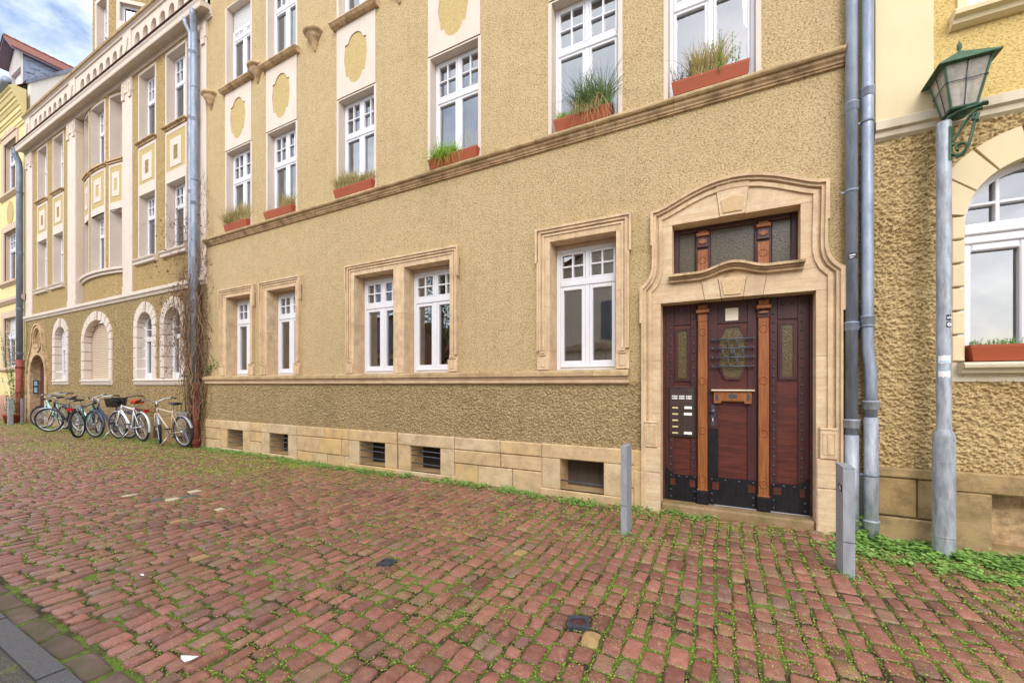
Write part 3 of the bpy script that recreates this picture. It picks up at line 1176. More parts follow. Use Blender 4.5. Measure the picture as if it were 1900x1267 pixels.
def portal_outline():
    r = [(.945, -.3), (.945, 2.19), (.965, 2.19), (.965, 2.615), (.925, 2.635), (.885, 2.675), (.852, 2.735), (.833, 2.80), (.826, 2.87), (.826, 3.09), (.842, 3.09), (.842, 3.485),
         (.76, 3.492), (.68, 3.52), (.56, 3.572), (.42, 3.632), (.28, 3.678), (.14, 3.706), (0, 3.716)]
    return [(PC + x, z) for x, z in r] + [(PC - x, z) for x, z in r[-2::-1]]


PO = portal_outline()
D0, D1 = -.692, .785
T0, T1 = -.566, .658
op_door = rect(D0, D1, -.31, 2.412)
op_tr = rect(T0, T1, 2.62, 3.302)
p = MB()
# body in separate stones: head (three pieces and keystone), necks, band, jambs
q = .03
zs = 3.302


def band(poly, clip0, clip1, z0, z1):
    """portion of the outline between two heights, as a polygon with straight sides at clip0/clip1"""
    return [pp for pp in poly]


head = [x for x in PO if x[1] > 3.3]
k0, k1, k2, k3 = -.107, .200, -.072, .162


def top_at(s):
    pts = sorted(head)
    for a, b in zip(pts, pts[1:]):
        if a[0] <= s <= b[0] and b[0] > a[0]:
            return a[1] + (b[1] - a[1]) * (s - a[0]) / (b[0] - a[0])
    return pts[0][1]


g = .0022
lefth = [(PC - .842, zs)] + [(k2 - g, zs)] + [(k0 - .016 - g, top_at(k0 - .016))] + [x for x in sorted(head, reverse=True) if PC - .8421 <= x[0] < k0 - .02]
righth = [(k3 + g, zs), (PC + .842, zs)] + [x for x in sorted(head, reverse=True) if k1 + .02 < x[0] <= PC + .8421] + [(k1 + .016 + g, top_at(k1 + .016))]
p.prism(lefth, -.3, q)
p.prism(righth, -.3, q)
p.prism([(k2, zs), (k3, zs), (k1 + .016, top_at(k1 + .016)), (PC, top_at(PC)), (k0 - .016, top_at(k0 - .016))], -.3, q + .016)
for sg in (-1, 1):
    o = [x for x in PO if (x[0] - PC) * sg > 0]
    neck = [x for x in o if 2.63 < x[1] < 3.3] + [(PC + sg * .842, zs - .003)]
    inn = T1 if sg > 0 else T0
    neck = sorted(neck, key=lambda x: x[1])
    neck = [(inn, 2.636)] + neck + [(inn, zs - .003)]
    neck = neck if sg > 0 else neck[::-1]
    p.prism(neck, -.3, q)
    inn = D1 if sg > 0 else D0
    a, b = sorted((inn, PC + sg * .945))
    p.prism(rect(a, b, 1.05, 1.748), -.3, q)
    p.prism(rect(a, b, 1.751, 2.409), -.3, q + .001)
    p.prism(rect(a, b, .735, 1.047), -.3, q + .002)
    a, b = sorted((PC + sg * .945, PC + sg * .965))
    p.prism(rect(a, b, 2.19, 2.409), -.02, q)
    # plinth block of the jamb
    a, b = sorted((inn, PC + sg * .955))
    p.bbox(a, b, -.3, .058, .44, .732, .01)
    p.bbox(a, b, -.3, .062, -.12, .437, .012)
# the band between door and fanlight, five wedge stones
xs_b = [PC - .965, -.225, -.06, .148, .33, PC + .965]
xs_t = [PC - .965, -.262, -.093, .180, .366, PC + .965]
for i in range(5):
    pq = q + (.022 if i == 2 else .008 if i in (1, 3) else 0)
    t1 = 2.633
    pg = [(xs_b[i] + g, 2.412), (xs_b[i + 1] - g, 2.412), (xs_t[i + 1] - g, t1), (xs_t[i] + g, t1)]
    p.prism(pg, -.3, pq)
port = p.build('portal_stone', M['sand'], H)

# moulding rings
rg = MB()
half = [(.955, -.3), (.957, 2.60), (.915, 2.64), (.875, 2.685), (.848, 2.745), (.834, 2.82), (.832, 2.95), (.838, 3.2), (.842, 3.485)] + [((x_ - PC), z_) for x_, z_ in PO if x_ >= PC and z_ > 3.486]
PI = [(PC + x_, z_) for x_, z_ in half] + [(PC - x_, z_) for x_, z_ in half[-2::-1]]
i1, i2, i3, i4 = PO, inset(PI, .030), inset(PI, .085), inset(PI, .125)
rg.prism(PO, .0, .092, holes=[i2])
rg.prism(i2, .028, .066, holes=[inset(PI, .060)])
rg.prism(i3, .028, .052, holes=[i4])
# pedestal panels
for sg in (-1, 1):
    c = PC + sg * .838
    rg.bbox(c - .072, c + .072, .03, .072, .737, 1.02, .004)
    rg.bbox(c - .074, c + .074, .03, .080, 1.02, 1.04, .004)
    for x0, x1, z0, z1 in ((-.06, -.05, .78, .99), (.05, .06, .78, .99), (-.049, .049, .78, .79), (-.049, .049, .98, .99), (-.012, .012, .795, .96)):
        rg.box(c + x0 * .85, c + x1 * .85, .07, .078, z0, z1)
rg.build('portal_moulding', M['sand_v'], H)
# rough keystone panels
for kp, kq in (([(-.045, 3.335), (.135, 3.335), (.155, 3.475), (.05, 3.505), (-.065, 3.475)], .058), ([(-.035, 2.44), (.123, 2.44), (.150, 2.60), (-.063, 2.60)], .062)):
    MB().prism(kp, .03, kq).build('rough_keystone', M['rough_key'], H)
# curved ledge under the fanlight
def wave(s):
    u = (s - PC) / .33
    return .078 * (math.cos(max(-1, min(1, u)) * math.pi) * .5 + .5)


xs = [-.588 + (1.266) * i / 40 for i in range(41)]
lg = MB()
for z0, z1, q1, e in ((2.632, 2.664, .075, .0), (2.665, 2.684, .10, .004), (2.686, 2.712, .135, .010)):
    lo = [(s - (e if i == 0 else -e if i == 40 else 0), z0 + wave(s)) for i, s in enumerate(xs)]
    hi = [(s - (e if i == 0 else -e if i == 40 else 0), z1 + wave(s)) for i, s in enumerate(xs)]
    lg.prism(lo + hi[::-1], -.22, q1)
lg.prism([(s, 2.60) for s in (xs[0], xs[-1])] + [(s, 2.634 + wave(s)) for s in xs[::-1]], -.22, .0295)
lg.build('fanlight_ledge', M['ledge'], H)

# fanlight
QF = -.16
fl = MB()
Z0, Z1 = 2.64, 3.302
fl.bbox(T0, T0 + .06, QF - .07, QF, Z0, Z1, .012)
fl.bbox(T1 - .06, T1, QF - .07, QF, Z0, Z1, .012)
fl.bbox(T0 + .06, T1 - .06, QF - .07, QF - .002, Z1 - .055, Z1, .012)
fl.bbox(T0 + .06, T1 - .06, QF - .07, QF - .002, Z0, Z0 + .06, .012)
for c in (-.255, .345):
    fl.bbox(c - .085, c + .085, QF - .07, QF - .006, Z0 + .06, Z1 - .055, .012)
fan = fl.build('fanlight', M['door_v'], H)
for (a, b) in ((T0 + .06, -.34), (-.17, .26), (.43, T1 - .06)):
    x = MB()
    x.box(a, b, QF - .05, QF - .04, Z0 + .06, Z1 - .055)
    x.build('pane', M['obscure'], fan)
for c in (-.255, .345):
    x = MB()
    x.bbox(c - .068, c + .068, QF - .006, QF + .045, 3.175, 3.215, .006)
    x.bbox(c - .055, c + .055, QF - .006, QF + .028, Z0, 3.02, .006)
    x.bbox(c - .048, c + .048, QF - .006, QF + .02, 3.215, 3.245, .004)
    x.prism(arc(c, 3.115, .042, .026, 0, 360, 16)[:-1], QF, QF + .032)
    x.torus(Matrix.Translation((c, -QF - .028, 2.90)), .038, .007, 20, 6)
    x.build('carved_post', M['oak'], fan)
    x = MB()
    x.bbox(c - .060, c + .060, QF - .005, QF + .02, 3.05, 3.172, .006)
    x.build('post_panel', M['door_v'], fan)
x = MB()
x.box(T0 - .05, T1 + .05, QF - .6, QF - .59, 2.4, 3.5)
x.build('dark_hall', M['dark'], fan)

# the door: a middle leaf and two side leaves
QD = -.17
d = MB()
ZB, ZTD = .10, 2.412
d.bbox(D0, D0 + .022, QD - .06, QD + .02, ZB, ZTD, .006)
d.bbox(D1 - .022, D1, QD - .06, QD + .02, ZB, ZTD, .006)
d.box(D0 + .022, D1 - .022, QD - .06, QD - .012, ZB, ZTD)
# stiles
LW = (-.523, -.423, 1.541, 2.100)
RW = (.519, .617, 1.553, 2.110)
st = MB()
for a, b in ((D0 + .024, -.565), (-.385, -.318), (-.20, -.098), (.195, .285), (.408, .475), (.66, D1 - .024)):
    st.bbox(a, b, QD - .012, QD + .004, ZB, ZTD - .004, .003)
for a, b, z0, z1 in ((-.565, -.385, 2.17, ZTD - .004), (.475, .66, 2.17, ZTD - .004), (-.098, .195, 2.16, ZTD - .004)):
    st.bbox(a + .001, b - .001, QD - .012, QD + .001, z0, z1, .003)
door = d.build('front_door', M['door'], H)
st.build('door_stile', M['door_v'], door)
for c in (-.255, .347):
    x = MB()
    x.bbox(c - .05, c + .05, QD, QD + .050, .262, 2.19, .006)
    x.bbox(c - .068, c + .068, QD, QD + .082, 2.286, 2.328, .008)
    x.bbox(c - .05, c + .05, QD, QD + .055, 2.33, 2.385, .006)
    x.bbox(c - .056, c + .056, QD, QD + .062, .25, .268, .006)
    if c > 0:
        x.prism(arc(c, 2.24, .046, .024, 0, 180, 12), QD, QD + .062)
    else:
        x.bbox(c - .05, c + .05, QD, QD + .050, 2.19, 2.286, .006)
    for z in (2.075, 1.515, .945, .392):
        x.torus(Matrix.Translation((c, -QD - .050, z)) @ Matrix.Diagonal((1, 1, 1.15, 1)), .036, .007, 22, 6)
    for (x0, x1, z0, z1) in ((-.036, -.031, 2.09, 2.15), (.031, .036, 2.09, 2.15), (-.036, .036, 2.15, 2.155)):
        x.box(c + x0, c + x1, QD + .045, QD + .054, z0, z1)
    x.build('carved_pilaster', M['oak'], door)
    x = MB()
    x.bbox(c - .06, c + .06, QD, QD + .040, 2.192, 2.284, .006)
    x.build('pilaster_block', M['door_v'], door)
    x = MB()
    x.bbox(c - .062, c + .062, QD, QD + .066, .095, .248, .006)
    for dz in (.13, .215):
        x.lathe([(.0, .012), (.008, .010), (.012, .0)], (c, -QD - .066, dz), 8, M=Matrix.Rotation(R(90), 4, 'X'))
    x.build('iron_shoe', M['black_iron'], door)
# side lights
for (a, b, z0, z1) in (LW, RW):
    x = MB()
    e = .026
    x.prism(rect(a - e, b + e, z0 - e, z1 + e), QD, QD + .012, holes=[rect(a, b, z0, z1)])
    x.prism(rect(a - e - .012, b + e + .012, z0 - e - .012, z1 + e + .006), QD, QD + .006, holes=[rect(a - e, b + e, z0 - e, z1 + e)])
    x.build('sidelight_frame', M['door_v'], door)
    x = MB()
    x.box(a, b, QD - .01, QD + .0015, z0, z1)
    x.build('sidelight_pane', M['amber'], door)
# octagon light with wrought grille
OC = [(-.076, 1.68), (-.012, 1.545), (.114, 1.545), (.178, 1.68), (.178, 1.978), (.114, 2.112), (-.012, 2.112), (-.076, 1.978)]
x = MB()
x.prism(inset(OC, -.024), QD, QD + .014, holes=[OC])
x.build('octagon_frame', M['door_v'], door)
MB().prism(OC, QD - .01, QD + .003).build('octagon_pane', M['amber'], door)
x = MB()
yg = -QD - .045
for z in (1.978, 1.876, 1.774, 1.672):
    x.tube([(-.150, yg, z - .004), (.250, yg, z)], .0085, 8)
    for s in (-.152, .252):
        x.lathe([(0, -.014), (.010, -.010), (.014, 0), (.010, .010), (0, .014)], (s, yg, z - .002), 10)
        x.tube([(s, yg, z), (s, -QD, z)], .006, 6)
for s0, s1, z0, z1 in ((.006, .0, 1.876, 1.978), (.094, 0, 1.876, 1.978), (.006, 0, 1.672, 1.774), (.094, 0, 1.672, 1.774), (-.044, 0, 1.774, 1.876), (.150, 0, 1.774, 1.876), (.036, 0, 1.774, 1.876), (.066, 0, 1.774, 1.876)):
    x.tube([(s0, yg, z0), (s0, yg, z1)], .006, 6)
x.tube([(.036, yg, 1.825), (.066, yg, 1.825)], .007, 6)
x.build('iron_grille', M['wrought'], door)
# letter flap
x = MB()
x.bbox(-.165, .262, QD, QD + .075, 1.393, 1.412, .006)
x.build('letterbox_shelf', M['worn_cream'], door)
x = MB()
pts = [(-.138, 1.388), (-.138, 1.258), (-.068, 1.258), (-.066, 1.288)]
n = 12
for i in range(n):
    a = -.064 + .226 * i / n
    w_ = .226 / n
    pts += [(a, 1.278), (a + w_ * .55, 1.278), (a + w_ * .55, 1.290), (a + w_, 1.290)]
pts += [(.164, 1.288), (.166, 1.258), (.236, 1.258), (.236, 1.388)]
x.prism(pts, QD, QD + .05)
x.build('letterbox', M['oak'], door)
x = MB()
x.prism(arc(.049, 1.338, .045, .024, 0, 360, 20)[:-1], QD + .05, QD + .054)
x.box(-.118, -.094, QD + .05, QD + .054, 1.29, 1.36)
x.box(.192, .216, QD + .05, QD + .054, 1.29, 1.36)
x.build('letterbox_inlay', M['wrought'], door)
# paper notice
MB().box(-.022, .106, QD + .004, QD + .007, 2.188, 2.328).build('paper_notice', M['paper'], door)
# knob plate
x = MB()
pts = []
for i in range(40):
    t = i / 40 * 2 * math.pi
    zz = math.sin(t)
    rr = .020 + .006 * math.cos(6 * t) + (.010 if abs(zz) > .62 else -.004)
    pts.append((-.149 + rr * math.cos(t) * 1.15, 1.118 + zz * .128))
x.prism(pts, QD, QD + .014)
x.lathe([(0, .05), (.014, .05), (.025, .04), (.027, .028), (.02, .018), (.009, .012), (.009, 0)], (-.149, -QD - .012, 1.165), 16, M=Matrix.Rotation(R(90), 4, 'X'))
x.build('door_knob', M['wrought'], door)
MB().box(-.153, -.145, QD + .014, QD + .016, 1.05, 1.085).build('keyhole', M['plate'], door)
# black kick plates
x = MB()
for a, b, sg in ((D0 + .024, -.318, 1), (.41, D1 - .024, -1)):
    corner = [(a, .10), (b, .10), (b, .395), (a + .10, .405), (a + .085, .435), (a + .04, .445), (a + .03, .475), (a, .475)]
    if sg < 0:
        corner = [(a + b - px, pz) for px, pz in corner][::-1]
    x.prism(corner, QD, QD + .012)
x.prism(rect(-.19, .282, .10, .412), QD, QD + .012)
x.build('kick_plate', M['black_iron'], door)
MB().box(-.197, -.094, QD, QD + .010, .417, .965).build('push_plate', M['black_iron'], door)
for a, b, z0, z1 in ((-.605, -.55, .274, .352), (-.395, -.335, .27, .35), (-.155, -.085, .27, .355), (.20, .268, .28, .36), (.44, .51, .285, .365), (.675, .72, .285, .37)):
    MB().box(a, b, QD + .011, QD + .0145, z0, z1).build('kick_plate_inset', M['door'], door)
# studs
x = MB()
hem = [(.0, .013), (.006, .0115), (.0105, .007), (.012, 0)]
RX = Matrix.Rotation(R(90), 4, 'X')


def stud(s, z, q=.004):
    x.lathe(hem, (s, -QD - q, z), 10, M=RX)


for s, z0, z1 in ((-.604, 1.48, 2.33), (-.352, 1.48, 2.33), (-.604, .42, .80), (-.352, .42, .80), (.442, .44, 2.33), (.693, .44, 2.33)):
    z = z1
    while z > z0:
        stud(s, z)
        z -= .0965
for s in (-.52, -.436, .525, .61):
    stud(s, 2.33)
for a, b in ((-.60, -.34), (-.16, .25), (.44, .72)):
    for k in range(4):
        s = a + (b - a) * k / 3
        stud(s, .385, .012)
        if k in (0, 3):
            stud(s, .22, .012)
            stud(s, .14, .012)
x.build('door_stud', M['wrought'], door)
# bell and mailbox panel
x = MB()
x.bbox(-.625, -.331, QD, QD + .022, .85, 1.443, .004)
bell = x.build('bell_panel', M['bronze'], door)
x = MB()
x.prism(rect(-.615, -.341, .86, 1.433), QD + .022, QD + .025, holes=[rect(-.61, -.346, .865, 1.428)])
for i in range(5):
    z = 1.195 - i * .0745
    x.prism(rect(-.595, -.36, z - .024, z + .024), QD + .022, QD + .0245, holes=[rect(-.592, -.363, z - .021, z + .021)])
x.prism(rect(-.545, -.42, 1.375, 1.41), QD + .022, QD + .0245, holes=[rect(-.542, -.423, 1.378, 1.407)])
x.build('mail_slot', M['black_iron'], bell)
x = MB()
for r_ in range(2):
    for c_ in range(3):
        s = -.588 + c_ * .077
        z = 1.322 - r_ * .026
        x.box(s, s + .012, QD + .022, QD + .026, z, z + .016)
        x.box(s + .016, s + .062, QD + .022, QD + .026, z, z + .016)
for i in range(5):
    z = 1.195 - i * .0745
    if i in (0, 4, 1):
        x.box(-.455 if i else -.45, -.368, QD + .0245, QD + .027, z - .014, z + .018)
x.build('name_plate', M['plate'], bell)
x = MB()
for i in range(5):
    z = 1.195 - i * .0745
    x.box(-.583, -.52, QD + .0245, QD + .027, z - .010, z + .008)
x.build('slot_plate', M['brass'], bell)
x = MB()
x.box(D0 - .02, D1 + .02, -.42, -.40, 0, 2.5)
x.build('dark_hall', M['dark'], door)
# threshold step
x = MB()
x.bbox(D0 + .003, D1 - .003, -.3, .028, -.15, .092, .018)
x.build('door_step', M['step'], H)
x = MB()
x.bbox(-.14, D1 - .025, QD + .0, QD + .03, .093, .101, .003)
x.build('threshold_strip', M['chrome'], H)


# ------------------------------------------------------------------ drainpipes
def drainpipe(parent, pts, r, mat, joints, name='drainpipe', clamps=()):
    x = MB()
    x.tube(pts, r, 14)
    dp = x.build(name, mat, parent)
    y, s = pts[-1][1], pts[-1][0]
    for z in joints:
        px = at_z(pts, z)
        y = MB()
        y.lathe([(r, -.07), (r + .009, -.06), (r + .009, .0), (r + .013, .004), (r + .013, .012), (r, .02)], (px[0], px[1], z), 14)
        y.build('pipe_collar', mat, dp)
    for z in clamps:
        px = at_z(pts, z)
        y = MB()
        y.lathe([(r, -.014), (r + .005, -.013), (r + .005, .013), (r, .014)], (px[0], px[1], z), 14)
        y.box(px[0] - r - .03, px[0] - r, -px[1] - .004, -px[1] + .004, z - .008, z + .008)
        y.box(px[0] - .008, px[0] + .008, -.01, -px[1], z - .006, z + .006)
        y.build('pipe_clamp', M['zinc_dark'], dp)
    return dp


def at_z(pts, z):
    for a, b in zip(pts, pts[1:]):
        lo, hi = sorted((a[2], b[2]))
        if lo <= z <= hi and hi > lo:
            t = (z - a[2]) / (b[2] - a[2])
            return [a[i] + (b[i] - a[i]) * t for i in range(3)]
    return pts[-1]


drainpipe(H, [(1.055, -.08, 12), (1.055, -.08, .98)], .049, M["zinc"], (4.15, 2.05), clamps=(3.32,))
drainpipe(H, [(1.055, -.08, .985), (1.055, -.08, -.05)], .056, M["galv"], (1.12,))

# ------------------------------------------------------------------ the left house with arcaded parapet
G = thing('corner_house', (-16.5, 0, 0), 'ochre house with cream pilasters, arched ground floor windows and an arcaded parapet, behind the bicycles', 'house')
L0, L1 = -22.57, -10.475
WX = [(-21.417, -20.436), (-19.941, -18.989), (-13.824, -12.857), (-12.379, -11.364)]
PZ = .17      # depth of the openings


def lh_holes(a, b):
    return [rect(a + .055, b - .055, 4.75, 6.425), rect(a + .055, b - .055, 7.80, 9.60)]


ARCH = [(-13.43, .616, .405, 2.98, .63, .37, 0), (-11.99, .616, .405, 2.98, .63, .37, 0), (-19.235, .66, .46, 2.98, .63, .37, 1), (-16.45, 1.07, .87, 2.74, .87, .62, 2)]


def arch_poly(c, w, z0, zs, rz, n=20):
    return [(c - w, z0), (c + w, z0)] + arc(c, zs, w, rz, 0, 180, n)


B0, B1 = -17.96, -14.67
for a, b in ((L0, B0), (B1, L1)):
    hs = []
    for p0, p1 in WX:
        if a < p0 < b:
            hs += lh_holes(p0, p1)
    MB().prism(rect(a, b, 3.74, 9.8), 0, 0, holes=hs).build('wall', M['ochre_left'], G)
hs = [arch_poly(c, w - .02, 1.55, zs, rz - .02) for c, w, wi, zs, rz, rzi, k in ARCH]
door_arch = [(-22.0, .0)] + [(-20.56, .0)] + arc(-21.28, 1.85, .72, .66, 0, 180, 20)
hs.append([(-22.02, .62), (-20.54, .62)] + arc(-21.28, 1.85, .74, .68, 0, 180, 20))
MB().prism(rect(L0, L1, .60, 3.76), 0, .0, holes=hs).build('roughcast_base', M['rough_left'], G)
x = MB()
blockrow(x, L0, -22.25, -.1, .64, .04, [.4])
x.build('plinth', M['plinth_right'], G)
x = MB()
blockrow(x, -20.3, L1 - .002, -.1, .64, .04, [1.1, 1.3, .9, 1.2, 1.0, 1.25, 1.1, .9])
x.build('plinth', M['plinth_right'], G)
for a, b in ((-11.55, -11.2), (-12.9, -12.5), (-15.3, -14.9)):
    MB().box(a, b, .03, .046, .12, .42).build('cellar_window', M['dark_iron'], G)
# string course
x = MB()
x.profile([(-.02, 3.925), (.06, 3.92), (.085, 3.90), (.085, 3.83), (.05, 3.80), (.03, 3.745), (-.02, 3.74)], L0 - .03, L1)
x.build('string_course', M['cream'], G)


# windows of the two upper floors
def lh_window(a, b, q=0, rot=None, kind=0):
    a1, b1 = a + .055, b - .055
    for fl, (z0, z1) in enumerate(((4.75, 6.425), (7.80, 9.60))):
        w = window(G, a1, b1, z0, z1, PZ, z0 + 1.12, rev=(-.0005, M['cream']), leaf=False, curt=((.05, .95, .15, M['curtain_g']),))
        if fl == 0:
            x = MB()
            x.prism(rect(a, b, 6.425, 6.62), 0, .012)
            x.prism(rect(a, a1, 4.75, 6.424), 0, .010)
            x.prism(rect(b1, b, 4.75, 6.424), 0, .010)
            x.build('painted_band', M['cream'], w)
            x = MB()
            x.profile([(-.02, 4.755), (.10, 4.75), (.115, 4.73), (.10, 4.70), (.075, 4.68), (.07, 4.62), (.04, 4.60), (-.02, 4.60)], a - .12, b + .08)
            x.build('window_sill', M['cream'], w)
            x = MB()
            x.prism(rect(a, b, 6.621, 7.70), 0, .010, holes=[rect(a + .06, b - .06, 6.70, 7.62)])
            c = (a + b) / 2
            x.prism(rect(c - .265, c + .265, 6.78, 7.46), 0, .014, holes=[rect(c - .10, c + .10, 6.94, 7.28)])
            x.build('painted_field', M['cream'], w)
            x = MB()
            x.prism(rect(a + .06, b - .06, 6.70, 7.62), 0, .004)
            x.build('field_ground', M['ochre_smooth'], w)
            MB().prism(rect(c - .10, c + .10, 6.94, 7.28), .003, .006).build('field_centre', M['rough_left'], w)
        else:
            x = MB()
            x.prism(rect(a, b, 7.80, 9.66), 0, .010, holes=[rect(a1, b1, 7.79 + .012, 9.60)])
            x.build('painted_band', M['cream'], w)
            x = MB()
            x.profile([(-.02, 7.81), (.085, 7.80), (.095, 7.775), (.07, 7.76), (-.02, 7.755)], a - .03, b + .03)
            x.profile([(-.02, 7.754), (.05, 7.753), (.03, 7.715), (-.02, 7.71)], a, b)
            x.build('window_sill', M['ledge'], w)


for a, b in WX:
    lh_window(a, b)

# pilasters with carved heads
for a, b, q in ((-22.43, -21.85, .035), (-18.58, -17.96, .035), (-14.67, -14.13, .035), (-11.08, L1, .035)):
    x = MB()
    x.bbox(a, b, -.3, q, 3.923, 9.34, .01)
    x.bbox(a - .01, b + .01, -.3, q + .012, 3.924, 4.12, .008)
    x.bbox(a - .012, b + .012, -.3, q + .02, 9.34, 9.70, .01)
    c = (a + b) / 2
    w = (b - a) / 2
    for sg in (-1, 1):
        x.prism(rect(c + sg * w * .72 - .07, c + sg * w * .72 + .07, 9.18, 9.62), q, q + .035, holes=[rect(c + sg * w * .72 - .03, c + sg * w * .72 + .03, 9.28, 9.54)])
    x.prism([(c - .07, 9.58), (c, 9.42), (c + .07, 9.58)], q, q + .03)
    x.build('pilaster', M['cream'], G)

# the bowed middle bay
NB = 24


def bow_q(s):
    u = (s - (B0 + B1) / 2) / ((B1 - B0) / 2)
    return -.16 + .19 * (1 - u * u)


BW = [(-17.60, -17.05), (-16.75, -15.86), (-15.58, -15.02)]
cols = sorted(set([B0 + (B1 - B0) * i / NB for i in range(NB + 1)] + [v for p in BW for v in p]))
rows = [3.74, 4.75, 6.42, 6.62, 7.71, 7.80, 9.60, 10.1]


def inwin(s):
    return any(a < s < b for a, b in BW)


def bow_patch(mb, s0, s1, z0, z1, dq, back=None, n=None):
    cs = [c for c in cols if s0 - 1e-6 <= c <= s1 + 1e-6]
    if not cs:
        cs = [s0, s1]
    if cs[0] > s0 + 1e-6:
        cs = [s0] + cs
    if cs[-1] < s1 - 1e-6:
        cs = cs + [s1]
    v, f = [], []
    for c in cs:
        q = bow_q(c) + dq
        v += [(c, -q, z0), (c, -q, z1)]
        if back is not None:
            v += [(c, -(q - back), z0), (c, -(q - back), z1)]
    st = 2 if back is None else 4
    for i in range(len(cs) - 1):
        a, b = i * st, (i + 1) * st
        f.append((a, b, b + 1, a + 1))
        if back is not None:
            f.append((a + 1, b + 1, b + 3, a + 3))
            f.append((a + 2, b + 2, b, a))
    if back is not None:
        f.append((0, 1, 3, 2))
        e = (len(cs) - 1) * st
        f.append((e + 1, e, e + 2, e + 3))
    mb.add(v, f)


x = MB()
for i in range(len(cols) - 1):
    c = (cols[i] + cols[i + 1]) / 2
    for j in range(len(rows) - 1):
        zc = (rows[j] + rows[j + 1]) / 2
        if inwin(c) and (4.75 < zc < 6.42 or 7.8 < zc < 9.6):
            continue
        q0, q1 = bow_q(cols[i]), bow_q(cols[i + 1])
        x.add([(cols[i], -q0, rows[j]), (cols[i + 1], -q1, rows[j]), (cols[i + 1], -q1, rows[j + 1]), (cols[i], -q0, rows[j + 1])], [(0, 1, 2, 3)])
bay = x.build('bow_bay', M['ochre_left'], G)
x = MB()
bow_patch(x, B0 + .001, B1 - .001, 4.60, 4.68, .06, .1)
bow_patch(x, B0 + .001, B1 - .001, 4.681, 4.75, .11, .15)
for a, b in BW:
    for z0, z1 in ((6.42, 6.62),):
        bow_patch(x, a - .05, b + .05, z0, z1, .012, .05)
    bow_patch(x, a - .05, a, 4.75, 6.419, .010, .2)
    bow_patch(x, b, b + .05, 4.75, 6.419, .010, .2)
    bow_patch(x, a - .05, a, 7.80, 9.60, .010, .2)
    bow_patch(x, b, b + .05, 7.80, 9.60, .010, .2)
    bow_patch(x, a - .05, b + .05, 9.601, 9.66, .010, .2)
    bow_patch(x, a - .05, a + .02, 6.621, 7.70, .010, .05)
    bow_patch(x, b - .02, b + .05, 6.621, 7.70, .010, .05)
    bow_patch(x, a + .02, b - .02, 7.62, 7.70, .010, .05)
    m, h = (a + b) / 2, (b - a) * .29
    bow_patch(x, m - h, m + h, 6.78, 6.94, .014, .05)
    bow_patch(x, m - h, m + h, 7.28, 7.46, .014, .05)
    bow_patch(x, m - h, m - h * .4, 6.941, 7.279, .014, .05)
    bow_patch(x, m + h * .4, m + h, 6.941, 7.279, .014, .05)
x.build('bay_band', M['cream'], bay)
x = MB()
for a, b in BW:
    bow_patch(x, a - .08, b + .08, 7.76, 7.81, .08, .1)
    bow_patch(x, a - .05, b + .05, 7.712, 7.759, .04, .1)
x.build('bay_sill', M['ledge'], bay)
x = MB()
for a, b in BW:
    bow_patch(x, a + .02, b - .02, 6.62, 7.62, .004)
x.build('bay_field', M['ochre_smooth'], bay)
for a, b in BW:
    for z0, z1 in ((4.75, 6.42), (7.80, 9.60)):
        qm = min(bow_q(a), bow_q(b))
        window(G, a + .001, b - .001, z0, z1, PZ - qm, z0 + 1.12, leaf=False, rev=(qm + .02, M['cream']), muntins=(b - a) > .7)

# eaves cornice, gutter and parapet
x = MB()
x.profile([(-.4, 9.72), (.025, 9.72), (.03, 9.76), (.05, 9.77), (.055, 9.82), (.09, 9.84), (.20, 9.81), (.245, 9.78), (.255, 9.80), (.26, 9.88), (.285, 9.92), (.285, 9.95), (-.4, 9.95)], L0 - .02, L1 + .22)
x.build('cornice', M['cream'], G)
x = MB()
x.profile([(.16, 9.951), (.285, 9.951), (.315, 9.965), (.315, 9.98), (.16, 9.985)], L0 - .04, L1 + .24)
x.build('gutter_edge', M['dark_iron'], G)
niche = []
s = -22.05
blocks = [-22.35, -18.25, -14.45]
while s < L1 - .2:
    if all(abs(s - b) > .36 for b in blocks):
        niche.append(s)
    s += .452
x = MB()
hs = [[(c - .145, 10.22), (c + .145, 10.22)] + arc(c, 10.66, .145, .165, 0, 180, 10) for c in niche]
x.prism(rect(L0, L1 + .12, 9.9, 11.0), 0, .0, holes=hs)
for h in hs:
    n = len(h)
    x.add([(p[0], 0, p[1]) for p in h] + [(p[0], .11, p[1]) for p in h], [(i, (i + 1) % n, n + (i + 1) % n, n + i) for i in range(n)])
    x.add([(p[0], .11, p[1]) for p in h], [tuple(range(n))])
for b in blocks:
    x.bbox(b - .24, b + .24, -.02, .035, 10.02, 11.0, .008)
    x.prism([(b - .14, 10.8), (b - .03, 10.45), (b + .03, 10.45), (b + .14, 10.8), (b + .05, 10.8), (b, 10.66), (b - .05, 10.8)], .035, .065)
par = x.build('parapet', M['cream'], G)
x = MB()
x.profile([(-.3, 11.0), (.03, 11.0), (.04, 11.05), (.08, 11.08), (-.3, 11.08)], L0 - .02, L1 + .14)
x.build('coping_moulding', M['cream'], par)
x = MB()
s = L0 - .05
while s < L1:
    e = min(s + random.uniform(.9, 1.3), L1 + .16)
    x.profile([(-.35, 11.20), (.10, 11.17), (.12, 11.14), (.11, 11.083), (-.35, 11.083)], s + .003, e - .003)
    s = e
x.build('coping', M['ledge_top'], par)
# turret storey behind the parapet
x = MB()
tq = -.30
tp = [(-17.75, -tq), (-16.10, -tq), (-13.4, -tq + 2.7), (-13.4, 6), (-17.75, 6)]
zt0, zt1 = 10.6, 15.5
hw = [(-17.48, -16.62, 11.3, 13.35)]
x.prism(rect(-17.75, -16.10, zt0, zt1), tq, tq, holes=[rect(*hw[0])])
c45 = math.sqrt(.5)


